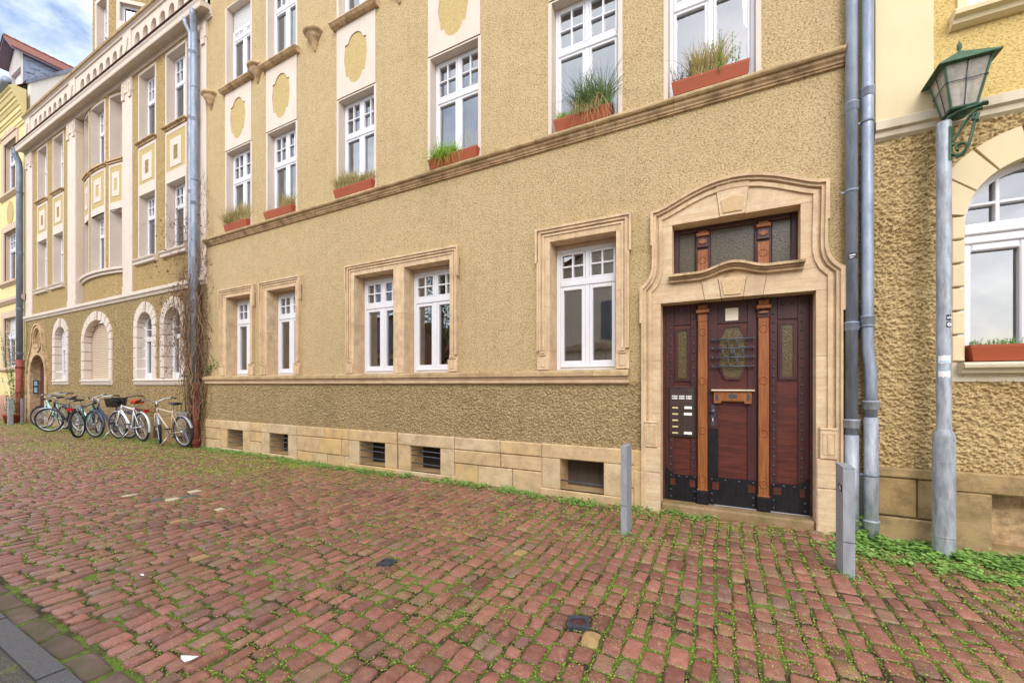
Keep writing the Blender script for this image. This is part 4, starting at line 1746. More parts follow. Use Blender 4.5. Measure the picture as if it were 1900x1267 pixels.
def cant(u, z, d=0):      # u metres along the canted face, d outwards
    return (-16.10 + u * c45 + d * c45, -tq + u * c45 - d * c45, z)


us = [0, .10, .76, 3.8]
for i in range(3):
    for z0, z1 in ((zt0, 12.28), (12.28, 12.84), (12.84, zt1)):
        if i == 1 and z0 == 12.28:
            continue
        x.add([cant(us[i], z0), cant(us[i + 1], z0), cant(us[i + 1], z1), cant(us[i], z1)], [(0, 1, 2, 3)])
x.add([(-17.75, -tq, zt0), (-17.75, 6, zt0), (-17.75, 6, zt1), (-17.75, -tq, zt1)], [(3, 2, 1, 0)])
x.add([(-17.75, -tq, zt1), (-16.1, -tq, zt1), cant(3.8, zt1), (-13.4, 6, zt1), (-17.75, 6, zt1)], [(0, 1, 2, 3, 4)])
tur = x.build('turret', M['ochre_left'], G)
w = window(G, -17.42, -16.68, 11.3, 13.3, -tq + .17, 12.4, rev=(tq - .051, M['cream']), leaf=False)
x = MB()
x.prism(rect(-17.54, -16.56, 11.2, 13.42), tq - .05, tq + .012, holes=[rect(-17.42, -16.68, 11.21, 13.3)])
x.build('painted_band', M['cream'], w)
x = MB()
x.profile([(tq - .05, 14.3), (tq + .2, 14.3), (tq + .3, 14.5), (tq + .3, 14.8), (tq - .05, 14.8)], -18.0, -16.0)
x.build('turret_cornice', M['cream'], G)
x = MB()
for (u0, u1, z0, z1) in ((.02, .10, 11.1, 12.95), (.76, .84, 11.1, 12.95), (.10, .76, 12.84, 12.95), (.10, .76, 11.1, 12.28)):
    x.add([cant(u0, z0, .012), cant(u1, z0, .012), cant(u1, z1, .012), cant(u0, z1, .012)], [(0, 1, 2, 3)])
for u in (.10, .76):
    x.add([cant(u, 12.28, .012), cant(u, 12.28, -.22), cant(u, 12.84, -.22), cant(u, 12.84, .012)], [(0, 1, 2, 3)])
for z in (12.28, 12.84):
    x.add([cant(.10, z, .012), cant(.10, z, -.22), cant(.76, z, -.22), cant(.76, z, .012)], [(0, 1, 2, 3)])
x.build('turret_band', M['cream'], G)
x = MB()
for (u0, u1, z0, z1) in ((.10, .17, 12.28, 12.84), (.69, .76, 12.28, 12.84), (.17, .69, 12.77, 12.84), (.17, .69, 12.28, 12.36)):
    x.add([cant(u0, z0, -.12), cant(u1, z0, -.12), cant(u1, z1, -.12), cant(u0, z1, -.12)], [(0, 1, 2, 3)])
tw = x.build('turret_window', M['white'], G)
x = MB()
x.add([cant(.10, 12.28, -.15), cant(.76, 12.28, -.15), cant(.76, 12.84, -.15), cant(.10, 12.84, -.15)], [(0, 1, 2, 3)])
x.build('pane', M['glass'], tw)
x = MB()
x.add([cant(0, 12.2, -.3), cant(.86, 12.2, -.3), cant(.86, 12.9, -.3), cant(0, 12.9, -.3)], [(0, 1, 2, 3)])
x.build('curtain', M['curtain_g'], tw)
x = MB()
x.box(L0, L1, -9, -8.9, 0, 10.4)
x.box(L0 + .02, L1, -8.9, -.11, 10.38, 10.45)
x.build('roof_slab', M['dark'], G)

# arched ground floor windows with rusticated surrounds
for c, w, wi, zs, rz, rzi, k in ARCH:
    zb = 1.62
    rust = MB()
    nb = 5 if k != 2 else 4
    hz = (zs - zb) / nb
    dp = .15
    for sg in (-1, 1):
        for i in range(nb):
            a, b = sorted((c + sg * wi, c + sg * w))
            rust.bbox(a, b, -dp, .035, zb + i * hz + .008, zb + (i + 1) * hz - .008, .006)
    na = 9 if k != 2 else 11
    for i in range(na):
        a0, a1 = 180 * i / na + (1.1), 180 * (i + 1) / na - 1.1
        o = arc(c, zs, w, rz, a0, a1, 4)
        ii = arc(c, zs, wi, rzi, a1, a0, 4)
        rust.prism(o + ii, -dp, .035 + (.02 if i == na // 2 else 0))
    kq = .058
    rust.prism(rect(c - .05, c + .05, zs + rzi + .06, zs + rz - .05), .05, kq + .01)
    if k != 1 or True:
        pass
    inner = [(c - wi, zb), (c + wi, zb)] + arc(c, zs, wi, rzi, 0, 180, 20)
    fr = MB()
    qf = -.15
    inn2 = [(c - wi + .055, zb + .055), (c + wi - .055, zb + .055)] + arc(c, zs, wi - .055, rzi - .055, 0, 180, 20)
    if k == 2:
        z = zb
        while z < zs + rzi:
            half = wi if z + .03 < zs else wi * math.sqrt(max(0.0, 1 - ((z + .03 - zs) / rzi) ** 2))
            if half > .03:
                fr.bbox(c - half, c + half, qf - .03, qf, z + .002, z + .060, .014)
            z += .063
        wd = fr.build('roller_shutter', M['blind'], G)
    else:
        fr.prism(inner, qf - .06, qf, holes=[inn2])
        fr.bbox(c - wi + .05, c + wi - .05, qf - .06, qf + .02, 2.60, 2.72, .01)
        fr.bbox(c - .03, c + .03, qf - .06, qf + .008, zb + .05, 2.60, .008)
        fr.bbox(c - .02, c + .02, qf - .06, qf + .004, 2.72, zs + rzi - .05, .006)
        fr.bbox(c - wi + .05, c - .02, qf - .06, qf + .002, 2.90, 2.925, .005)
        fr.bbox(c + .02, c + wi - .05, qf - .06, qf + .002, 2.90, 2.925, .005)
        for a, b in ((c - wi + .055, c - .03), (c + .03, c + wi - .055)):
            fr.bbox(a, a + .05, qf - .05, qf + .004, zb + .055, 2.6, .006)
            fr.bbox(b - .05, b, qf - .05, qf + .004, zb + .055, 2.6, .006)
            fr.bbox(a + .05, b - .05, qf - .05, qf + .003, zb + .055, zb + .15, .006)
        if k == 1:
            z = 2.72
            while z < zs + rzi - .05:
                half = (wi - .05) if z + .03 < zs else (wi - .05) * math.sqrt(max(0.0, 1 - ((z + .03 - zs) / rzi) ** 2))
                if half > .03:
                    fr.bbox(c - half, c + half, qf + .005, qf + .03, z + .002, z + .05, .012)
                z += .053
        wd = fr.build('window', M['white'], G)
        x = MB()
        x.prism(inner, qf - .04, qf - .04)
        x.build('pane', M['glass'], wd)
        room(wd, c - wi, c + wi, zb, zs + rzi, qf - .07)
    rust.build('rusticated_surround', M['cream'], wd)
    x = MB()
    x.prism(inner, qf - .065, -.02, holes=[]) if False else None
for a, b in ((-14.046, -11.374), (-19.9, -18.57), (-17.53, -15.37)):
    x = MB()
    x.bbox(a, b, -.3, .032, 1.455, 1.618, .006)
    x.profile([(.03, 1.60), (.075, 1.59), (.085, 1.57), (.07, 1.55), (.05, 1.54), (.05, 1.50), (.03, 1.49)], a + .07, b - .02)
    x.build('window_sill', M['cream'], G)

# arched doorway with an oval light
x = MB()
ocx, ocz, orx, orz = -21.17, 3.03, .32, .36
dh = [(-22.0, -.2), (-20.56, -.2)] + arc(-21.28, 1.85, .72, .65, 0, 180, 24)
outl = [(-22.30, -.2), (-20.28, -.2), (-20.28, 1.6), (-20.33, 2.05), (-20.47, 2.42), (-20.62, 2.7), (-20.68, 3.0), (-20.72, 3.25), (-20.86, 3.47), (-21.05, 3.57), (-21.2, 3.585), (-21.38, 3.57), (-21.58, 3.47), (-21.72, 3.25),
        (-21.78, 3.0), (-21.88, 2.7), (-22.1, 2.42), (-22.25, 2.05), (-22.30, 1.6)]
ov = arc(ocx, ocz, orx, orz, 0, 360, 28)[:-1]
x.prism(outl, -.02, .05, holes=[dh, ov])
x.prism(outl, .04, .09, holes=[inset(outl, .06)])
o2 = arc(ocx, ocz, orx + .09, orz + .09, 0, 360, 28)[:-1]
x.prism(o2, .04, .085, holes=[arc(ocx, ocz, orx + .03, orz + .03, 0, 360, 28)[:-1]])
for h, dpt in ((dh, .22), (ov, .12)):
    n = len(h)
    x.add([(p_[0], .0205, p_[1]) for p_ in h] + [(p_[0], dpt, p_[1]) for p_ in h], [(i, (i + 1) % n, n + (i + 1) % n, n + i) for i in range(n)])
por = x.build('arched_portal', M['ledge'], G)
x = MB()
x.prism(ov, -.12, -.12)
x.build('oval_niche', M['ledge'], por)
x = MB()
x.prism(dh, -.22, -.21)
x.build('house_door', M['dark_iron'], G)
x = MB()
x.box(-21.995, -21.97, -.15, -.03, 1.14, 1.62)
x.build('bell_panel', M['bronze'], por)
x = MB()
x.box(-21.971, -21.965, -.13, -.05, 1.42, 1.58)
x.box(-21.971, -21.965, -.13, -.05, 1.18, 1.36)
x.build('bell_plate', M['blue_sticker'], por)
x = MB()
for k in range(5):
    x.box(-21.15, -20.95, -.212, -.195, 1.1 + k * .11, 1.15 + k * .11)
x.build('mail_slot', M['plate'], G)

# drainpipes between the left and the middle house
r0 = .052
drainpipe(G, [(-10.92, -.25, 9.78), (-10.92, -.22, 9.66), (-10.90, -.14, 9.5), (-10.90, -.14, 9.45), (-10.90, -.14, 5.0), (-10.90, -.13, 1.55)], r0 * .9, M['zinc'], (9.1, 7.6, 5.9))
drainpipe(G, [(-10.55, -.25, 9.82), (-10.57, -.24, 9.72), (-10.72, -.15, 9.46), (-10.73, -.14, 9.4), (-10.73, -.14, 5.0), (-10.73, -.13, 1.5)], r0 * 1.3, M['zinc'], (9.0, 7.5, 5.6, 3.4), clamps=(8.2, 6.1))
drainpipe(G, [(-10.70, -.12, 1.52), (-10.70, -.12, -.02)], .066, M['red_iron'], (1.3, .2))
drainpipe(G, [(-10.93, -.12, 1.6), (-10.93, -.12, -.02)], .062, M['dark_iron'], (1.3,))
drainpipe(G, [(-22.60, -.28, 9.8), (-22.60, -.27, 9.72), (-22.66, -.16, 9.5), (-22.66, -.14, 9.3), (-22.66, -.14, 2.3)], .085, M['zinc_dark'], (8.4, 6.2, 4.2, 2.6))
drainpipe(G, [(-22.66, -.14, 2.35), (-22.66, -.14, 0)], .10, M['red_iron'], (2.1, 1.2))

# ------------------------------------------------------------------ the right house
K = thing('neighbour_house', (3.2, 0, 0), 'yellow roughcast house with cream trim and a rounded arched window, right of the two drainpipes', 'house')
RA, RB = 1.10, 6.2
wc, wr, wz = 2.34, .492, 2.90
ARCHW = [(2.34, 0), (4.9, 1)]
hs = []
up = []
for c, _ in ARCHW:
    hs.append([(c - wr, 1.66), (c + wr, 1.66)] + arc(c, wz, wr, wr, 0, 180, 24))
    up.append(rect(c - .47, c + .47, 4.76, 6.6))
relief('roughcast_wall', M['rough_right'], K, RA, 4.0, .62, 3.80, .0, .030, 52, .0065, 9, lambda a_, b_: (abs(a_ - wc) < wr + .04) & (b_ > 1.6) & (np.hypot(a_ - wc, np.maximum(b_ - wz, 0)) < wr + .04))
MB().prism(rect(4.0, RB, .62, 3.80), -.0, .0, holes=[hs[1]]).build('roughcast_wall', M['rough_right'], K)
MB().prism(rect(RA, RB, 3.78, 12.2), -.001, -.001, holes=up).build('wall', M['yellow_right'], K)
x = MB()
x.bbox(1.24, 1.652, -.02, .035, 3.93, 12.2, .006)
x.build('corner_pilaster', M['cream_y'], K)
x = MB()
x.profile([(-.02, 3.955), (.075, 3.935), (.085, 3.925), (.085, 3.85), (.055, 3.835), (.05, 3.79), (.02, 3.765), (-.02, 3.76)], 1.235, RB)
x.build('string_course', M['worn_cream'], K)
x = MB()
blockrow(x, 1.24, 2.02 - .26, .60, .70, .05, [.9])
blockrow(x, 1.24, 2.02 - .26, .24, .60, .042, [.3, .23, .3])
blockrow(x, 1.24, 2.02 - .26, -.2, .237, .048, [.41, .5])
x.bbox(1.764, 2.016, -.3, .05, -.1, .52, .012)
x.bbox(1.764, 2.86, -.3, .055, .523, .70, .014)
x.bbox(2.60, 2.86, -.3, .05, -.1, .52, .012)
blockrow(x, 2.864, RB, -.2, .3, .045, [.7, .9, .8, .7, .9])
blockrow(x, 2.864, RB, .3, .70, .045, [.9, .7, .8, .9, .9])
x.bbox(1.95, 2.68, -.3, .065, -.15, .035, .012)
x.build('plinth', M['plinth_right'], K)
x = MB()
x.box(2.0, 2.62, -.24, -.22, -.05, .54)
x.build('cellar_recess', M['ledge'], K)

for c, far in ARCHW:
    # casement with an arched head
    zb = 1.665
    qf = -.10
    fr = MB()
    inner = [(c - wr, zb), (c + wr, zb)] + arc(c, wz, wr, wr, 0, 180, 28)
    inn2 = [(c - wr + .035, zb + .06), (c + wr - .035, zb + .06)] + arc(c, wz, wr - .05, wr - .05, 0, 180, 28)
    fr.prism(inner, qf - .07, qf, holes=[inn2])
    fr.bbox(c - wr + .03, c + wr - .03, qf - .07, qf + .035, 2.80, 2.90, .012)
    fr.bbox(c - wr + .03, c + wr - .03, qf - .07, qf + .018, 2.725, 2.80, .01)
    fr.bbox(c - .045, c + .045, qf - .07, qf + .012, zb + .06, 2.725, .012)
    for a, b in ((c - wr + .035, c - .045), (c + .045, c + wr - .035)):
        fr.bbox(a, a + .055, qf - .06, qf + .006, zb + .06, 2.725, .01)
        fr.bbox(b - .055, b, qf - .06, qf + .006, zb + .06, 2.725, .01)
        fr.bbox(a + .055, b - .055, qf - .06, qf + .005, zb + .06, zb + .14, .01)
        fr.bbox(a + .055, b - .055, qf - .06, qf + .005, 2.66, 2.725, .01)
    for s in (c - .235, c, c + .235):
        h = wz + math.sqrt((wr - .05) ** 2 - (s - c) ** 2)
        fr.bbox(s - .015, s + .015, qf - .05, qf + .004, 2.90, h + .01, .006)
    fr.bbox(c - wr + .06, c + wr - .06, qf - .05, qf + .003, 3.06, 3.088, .006)
    w = fr.build('arched_window', M['white'], K)
    x = MB()
    x.prism(inner, qf - .05, qf - .05)
    x.build('pane', M['glass'], w)
    room(w, c - wr, c + wr, zb, wz + wr, qf - .075)
    # rusticated surround with a keystone
    x = MB()
    jo = .575
    for sg in (-1, 1):
        zz = [1.667, 1.905, 2.115, 2.325, 2.535, 2.745, 2.955]
        for z0, z1 in zip(zz, zz[1:]):
            a, b = sorted((c + sg * wr, c + sg * jo))
            x.bbox(a, b, qf - .02, .045, z0 + .009, z1 - .009, .008)
    R0 = .755
    angs = [0, 31, 55, 79.5, 100.5, 125, 149, 180]
    for k in range(7):
        a0, a1 = angs[k] + .9, angs[k + 1] - .9
        if k == 0:
            a0 = 6
        if k == 6:
            a1 = 174
        o = []
        for px, pz in arc(c, wz, R0 + (.03 if k == 3 else 0), R0 + (.03 if k == 3 else 0), a0, a1, 8):
            if px < c - jo - .003:
                px = c - jo - .003
            if px > c + jo + .003:
                px = c + jo + .003
            o.append((px, max(pz, 2.97)))
        # follow the vertical outer edge where the ring is cut off
        ii = [(px, max(pz, 2.955)) for px, pz in arc(c, wz, wr, wr, a1, a0, 8)]
        x.prism(o + ii, qf - .02, .045 + (.02 if k == 3 else 0))
    x.build('arch_surround', M['cream_y'], w)
    x = MB()
    x.prism(rect(c - .09, c + .09, wz + wr + .05, wz + R0 - .04), .06, .068)
    x.build('keystone_panel', M['yellow_right'], w)
    x = MB()
    x.bbox(c - jo, c + jo, -.12, .03, 1.49, 1.662, .006)
    x.profile([(-.12, 1.672), (.13, 1.66), (.155, 1.64), (.15, 1.615), (.10, 1.60), (.095, 1.57), (.03, 1.555), (-.12, 1.555)], c - wr - .04, c + wr + .04)
    x.build('window_sill', M['worn_cream'], w)
    # first floor window
    w = window(K, c - .47, c + .47, 4.76, 6.6, .14, 5.9, rev=(-.001, M['cream_y']), curt=((.05, .95, .15, M['curtain']),))
    x = MB()
    x.prism(rect(c - .53, c + .53, 4.76, 6.68), -.02, .02, holes=[rect(c - .47, c + .47, 4.765, 6.6)])
    x.build('painted_band', M['cream_y'], w)
    x = MB()
    x.profile([(-.12, 4.76), (.10, 4.75), (.13, 4.725), (.125, 4.69), (.08, 4.675), (.07, 4.64), (.03, 4.62), (-.12, 4.62)], c - .58, c + .58)
    x.build('window_sill', M['cream_y'], w)
x = MB()
x.box(RA, RB, -9, -8.9, 0, 12.2)
x.box(RA, RB, -9, -.02, 12.2, 12.35)
x.build('roof_slab', M['dark'], K)
pts = [(1.172, -.085, 12), (1.172, -.085, 2.05), (1.176, -.085, 1.80), (1.192, -.088, 1.62), (1.197, -.09, 1.45), (1.197, -.09, 1.15)]
drainpipe(K, pts, .047, M['zinc'], (4.25, 2.1), clamps=(3.95, 2.02))
drainpipe(K, [(1.197, -.09, 1.16), (1.199, -.09, .5), (1.197, -.09, -.05)], .055, M['galv'], (1.30, .18), clamps=(.62,))

# ------------------------------------------------------------------ the pale yellow house at the far left
Y = thing('pale_yellow_house', (-26.5, 0, 0), 'pale yellow house with brown stone window frames and a slate clad dormer, far left', 'house')
YA, YB = -32.0, -22.58
wy = [(-25.06, -23.44), (-28.1, -26.5), (-31.2, -29.6)]
fl_y = ((2.12, 4.05), (5.4, 7.35), (8.75, 10.75))
hs = []
for a, b in wy:
    for z0, z1 in fl_y:
        hs.append(rect(a, b, z0, z1))
MB().prism(rect(YA, YB, 1.05, 12.0), 0, .02, holes=hs).build('wall', M['pale_yellow'], Y)
MB().box(YA, YB, -.2, .06, -.2, 1.05).build('pink_base', M['pink_base'], Y)
x = MB()
for z in (1.55, 2.3, 2.9, 3.5, 4.1):
    x.box(YA, YB, .02, .0245, z, z + .018)
x.build('render_joint', M['brown_stone'], Y)
x = MB()
x.profile([(0, 4.75), (.14, 4.72), (.14, 4.62), (.06, 4.52), (0, 4.5)], YA, YB)
x.build('string_course', M['brown_stone'], Y)
x = MB()
x.profile([(0, 10.95), (.05, 10.97), (.06, 11.05), (.08, 11.06), (.08, 11.26), (.11, 11.28), (.12, 11.34), (.15, 11.36), (.15, 11.52), (.18, 11.54), (.22, 11.62), (.25, 11.64), (.25, 11.74), (.29, 11.76), (.33, 11.86), (.36, 11.88), (.36, 11.98), (.40, 12.0), (.42, 12.06), (.42, 12.15), (0, 12.15)], YA, YB + .04)
x.build('cornice', M['pale_yellow'], Y)
x = MB()
x.tube([(YA, -.46, 12.2), (YB + .04, -.46, 12.2)], .13, 14)
x.build('gutter', M['zinc'], Y)
for a, b in wy:
    for fl, (z0, z1) in enumerate(fl_y):
        w = window(Y, a + .16, b - .02, z0, z1 - .04, .10, z0 + 1.25, rev=(.02, M['brown_stone']), curt=((.1, .9, .15, M['curtain']),), blind=.75 if fl == 0 else 0)
        x = MB()
        x.prism(rect(a - .16, b + .14, z0 - .02, z1 + .2), 0, .06, holes=[rect(a + .16, b - .02, z0, z1 - .04)])
        if fl == 2:
            c = (a + b) / 2
            x.prism([(a - .16, z1 + .201), (b + .14, z1 + .201), (c + .25, z1 + .42), (c, z1 + .34), (c - .25, z1 + .42)], 0, .09)
        x.profile([(0, z0 - .02), (.14, z0 - .03), (.14, z0 - .1), (.04, z0 - .18), (0, z0 - .18)], a - .24, b + .22)
        x.build('stone_frame', M['brown_stone'], w)
    x = MB()
    x.prism(arc((a + b) / 2, 8.0, .38, .45, 0, 360, 24)[:-1], .02, .035)
    x.build('oval_medallion', M['ochre_smooth'], Y)
# party wall rising with the roof
x = MB()
x.add([(YB, .1, 10), (YB, 6.5, 10), (YB, 6.5, 19.2), (YB, .1, 12.55), (YB - .3, .1, 10), (YB - .3, 6.5, 10), (YB - .3, 6.5, 19.2), (YB - .3, .1, 12.55)],
      [(0, 1, 2, 3), (4, 7, 6, 5), (3, 2, 6, 7), (0, 3, 7, 4)])
x.build('party_wall', M['firewall'], Y)
x = MB()
x.add([(YB + .05, -.02, 12.5), (YB + .05, 6.5, 19.25), (YB - .35, 6.5, 19.25), (YB - .35, -.02, 12.5), (YB + .05, -.02, 12.36), (YB + .05, 6.5, 19.1)], [(0, 1, 2, 3), (4, 5, 1, 0)])
x.build('zinc_coping', M['zinc_dark'], Y)
x = MB()
x.add([(YA, -.4, 12.1), (YB - .3, -.4, 12.1), (YB - .3, 6.5, 19.0), (YA, 6.5, 19.0)], [(0, 1, 2, 3)])
x.build('roof', M['roof_tile'], Y)
# dormer
da, db = -24.75, -23.15
dc = (da + db) / 2
x = MB()
x.prism([(da, 12.1), (db, 12.1), (db, 13.75), (dc, 14.35), (da, 13.75)], -.3, -.05, holes=[rect(da + .25, db - .25, 12.3, 13.35)])
dm = x.build('dormer', M['dormer_boards'], Y)
x = MB()
x.add([(db + .004, .05, 12.1), (db + .004, 2.6, 12.1), (db + .004, 2.6, 13.75), (db + .004, .05, 13.75)], [(0, 1, 2, 3)])
for k in range(7):
    for j in range(10):
        yy, zz = .08 + j * .26 + (k % 2) * .13, 12.2 + k * .22
        x.add([(db + .03, yy, zz), (db + .03, yy + .25, zz + .06), (db + .010, yy + .25, zz + .30), (db + .010, yy, zz + .24)], [(0, 1, 2, 3)])
x.build('slate_cheek', M['slate'], dm)
x = MB()
for sg in (-1, 1):
    e = dc + sg * (db - dc + .16)
    x.add([(dc, -.28, 14.52), (dc, 3.6, 14.52), (e, 3.6, 13.76), (e, -.28, 13.76), (e, 3.6, 13.735), (e, -.28, 13.735), (dc, -.28, 14.49)], [(0, 1, 2, 3), (3, 2, 4, 5), (0, 3, 5, 6)])
    x.cur = 1
    x.add([(dc, -.25, 14.485), (e - sg * .02, -.25, 13.745), (dc, -.25, 14.40), (e - sg * .02, -.25, 13.66), (e - sg * .02, 3.6, 13.66), (dc, 3.6, 14.40), (e - sg * .02, 3.6, 13.745)], [(0, 1, 3, 2), (2, 3, 4, 5), (1, 6, 4, 3)])
    x.cur = 0
n = 16
for k in range(n):
    yy = -.25 + k * .25
    x.lathe([(.07, 0), (.055, .27)], (dc, yy, 14.5), 8, M=Matrix.Rotation(R(-90), 4, 'X'))
x.build('dormer_roof', [M['roof_tile'], M['soffit']], dm)
x = MB()
x.box(da + .25, db - .25, -.2, -.16, 12.3, 13.35)
x.build('dormer_shutter', M['blind_w'], dm)
x = MB()
x.box(YA, YB, -9, -8.9, 0, 12)
x.build('back_wall', M['pale_yellow'], Y)

# ------------------------------------------------------------------ the houses across the street, seen in the panes
O = thing('opposite_house', (-2, -10.5, 0), 'pale gabled house with blue shutters across the street, mirrored in the window panes', 'house')
yo = 11.2       # q of its front


def oppo(parent, s0, s1, h, wall, gable, wins, rf):
    x = MB()
    x.box(s0, s1, yo, yo + 8, -.2, h)
    if gable:
        c = (s0 + s1) / 2
        x.add([(s0, -yo, h), (s1, -yo, h), (c, -yo, h + gable)], [(0, 1, 2)])
    x.build('wall', wall, parent)
    x = MB()
    if gable:
        c = (s0 + s1) / 2
        for sg, e in ((-1, s0 - .3), (1, s1 + .3)):
            x.add([(c, -yo + .4, h + gable + .1), (c, -yo - 8, h + gable + .1), (e, -yo - 8, h - .2), (e, -yo + .4, h - .2)], [(0, 1, 2, 3)])
    else:
        x.add([(s0, -yo + .4, h), (s1, -yo + .4, h), (s1, -yo - 4, h + 3.4), (s0, -yo - 4, h + 3.4)], [(0, 1, 2, 3)])
    x.build('roof', rf, parent)
    x = MB()
    x.box(s0, s1, yo - .12, yo, 2.9, 3.1)
    x.build('string_course', M['brown_stone'], parent)
    for s, z in wins:
        x = MB()
        x.box(s - .5, s + .5, yo - .04, yo + .1, z, z + 1.6)
        w = x.build('window', M['dark'], parent)
        x = MB()
        for a in (s - .98, s + .52):
            x.box(a, a + .46, yo - .07, yo - .01, z - .02, z + 1.62)
        x.build('shutter', M['zinc_dark'], w)


oppo(O, -9.2, 4.6, 5.4, M['firewall'], 2.8, [(-7.9, 1.0), (-4.0, .2), (-2.0, 1.0), (.2, 1.0), (2.9, 1.0), (-7.9, 3.5), (-4.0, 3.3), (-2.0, 3.5), (.2, 3.5), (2.9, 3.5)], M['roof_tile'])
O2 = thing('brick_house', (-12, -10.5, 0), 'red brick house across the street, faintly mirrored in the paired window panes', 'house')
oppo(O2, -22.5, -15.6, 5.2, M['roof_tile'], 0, [(-21, 1.1), (-19, 1.1), (-17, 1.1), (-21, 3.3), (-19, 3.3), (-17, 3.3)], M['slate'])


def tree(loc, h, r, label, seed):
    rr = random.Random(seed)
    t = thing('street_tree', loc, label, 'tree')
    LOCAL.add(t.name)
    x = MB()
    x.tube([(0, 0, -.1), (.05, 0, h * .3), (-.05, .1, h * .6), (0, 0, h * .85)], [.22, .17, .11, .04], 10)
    tips = []
    for k in range(14):
        a = rr.uniform(0, 6.28)
        z0 = h * rr.uniform(.28, .7)
        e = Vector((math.cos(a) * r * rr.uniform(.5, .95), math.sin(a) * r * rr.uniform(.5, .95), z0 + h * rr.uniform(.1, .3)))
        x.tube([(0, 0, z0), tuple(e * .5 + Vector((0, 0, z0 * .55))), tuple(e)], [.07, .045, .015], 6)
        tips.append(e)
    x.build('trunk', M['stem_dark'], t)
    P = []
    for k in range(5200):
        e = tips[k % len(tips)] if k % 3 else Vector((0, 0, h * .8))
        P.append(e + Vector((rr.gauss(0, r * .24), rr.gauss(0, r * .24), rr.gauss(0, r * .2))))
    P = np.array([tuple(p) for p in P])
    o = leaf_cloud('crown', P, np.full(len(P), .07), M['ivy'], 1.6, .6, 4)
    o.parent = t


tree((-12.6, -11.6, 0), 8.5, 2.3, 'broad green tree across the street, mirrored in the paired window panes', 5)

# ------------------------------------------------------------------ street lamp
LX, LY = 1.651, -.226
lamp = thing('street_lamp', (LX, LY, gz(LX)), 'galvanised street lamp post with a green four sided lantern on a scrolled bracket', 'street lamp')
x = MB()
x.lathe([(.0725, -.05), (.0725, .99), (.071, 1.02), (.0655, 1.05), (.052, 1.075), (.0495, 1.09), (.0485, 3.70), (.047, 3.72), (.0, 3.722)], (LX, LY, 0), 28)
pole = x.build('pole', M['galv'], lamp)
x = MB()
x.lathe([(.0728, .16), (.0745, .165), (.0745, .172), (.0728, .178)], (LX, LY, 0), 28)
x.lathe([(.0728, .80), (.0738, .803), (.0738, .806), (.0728, .81)], (LX, LY, 0), 28)
x.build('pole_band', M['galv'], pole)
cxl, cyl = 1.747, LY
x = MB()
# bracket plate, curved round the pole towards +x
a0, a1 = -75, 35
n = 8
v = []
for i in range(n + 1):
    t = R(a0 + (a1 - a0) * i / n)
    for z in (3.37, 3.66):
        v.append((LX + .052 * math.cos(t), LY + .052 * math.sin(t), z))
x.add(v, [(2 * i, 2 * i + 2, 2 * i + 3, 2 * i + 1) for i in range(n)])
ang = R(-25)


def br(u, z, side=0):
    return (LX + math.cos(ang) * u - math.sin(ang) * side, LY + math.sin(ang) * u + math.cos(ang) * side, z)


def strap(mb, pts, w=.021, t=.006):
    v, f = [], []
    for i, (u, z) in enumerate(pts):
        u0, z0 = pts[max(0, i - 1)]
        u1, z1 = pts[min(len(pts) - 1, i + 1)]
        d = math.hypot(u1 - u0, z1 - z0) or 1
        nx, nz = -(z1 - z0) / d * t, (u1 - u0) / d * t
        for sg in (-1, 1):
            v += [br(u + nx, z + nz, sg * w), br(u - nx, z - nz, sg * w)]
    for i in range(len(pts) - 1):
        a, b = 4 * i, 4 * i + 4
        f += [(a, b, b + 2, a + 2), (a + 1, a + 3, b + 3, b + 1), (a, a + 1, b + 1, b), (a + 2, b + 2, b + 3, a + 3)]
    mb.smooth = True
    mb.add(v, f)
    mb.smooth = False


strap(x, [(.05, 3.53), (.075, 3.57), (.11, 3.64), (.15, 3.70), (.19, 3.735), (.22, 3.73)])
sp = [(.055, 3.50)]
for k in range(30):
    t = k / 29 * 2 * math.pi * 1.3
    rr_ = .062 * (1 - k / 40)
    sp.append((.075 + rr_ * math.cos(2.2 + t) + .02, 3.46 + rr_ * math.sin(2.2 + t) * 1.15))
strap(x, sp, .022)
strap(x, [(.07, 3.395), (.11, 3.40), (.145, 3.47), (.165, 3.57), (.18, 3.66), (.20, 3.70), (.175, 3.70), (.165, 3.67), (.18, 3.645), (.20, 3.65)], .022, .008)
strap(x, [(.0, 3.70), (.03, 3.745), (.08, 3.765), (.14, 3.765), (.19, 3.76), (.225, 3.768), (.25, 3.758)], .030, .008)
for z in (3.43, 3.60):
    x.lathe([(0, .012), (.008, .010), (.012, 0)], br(.051, z), 8, M=Matrix.Rotation(ang, 4, 'Z') @ Matrix.Rotation(R(90), 4, 'Y'))
x.tube([(cxl, cyl, 3.735), (cxl, cyl, 3.79)], [.045, .055], 12)
x.build('bracket', M['green_iron'], lamp)
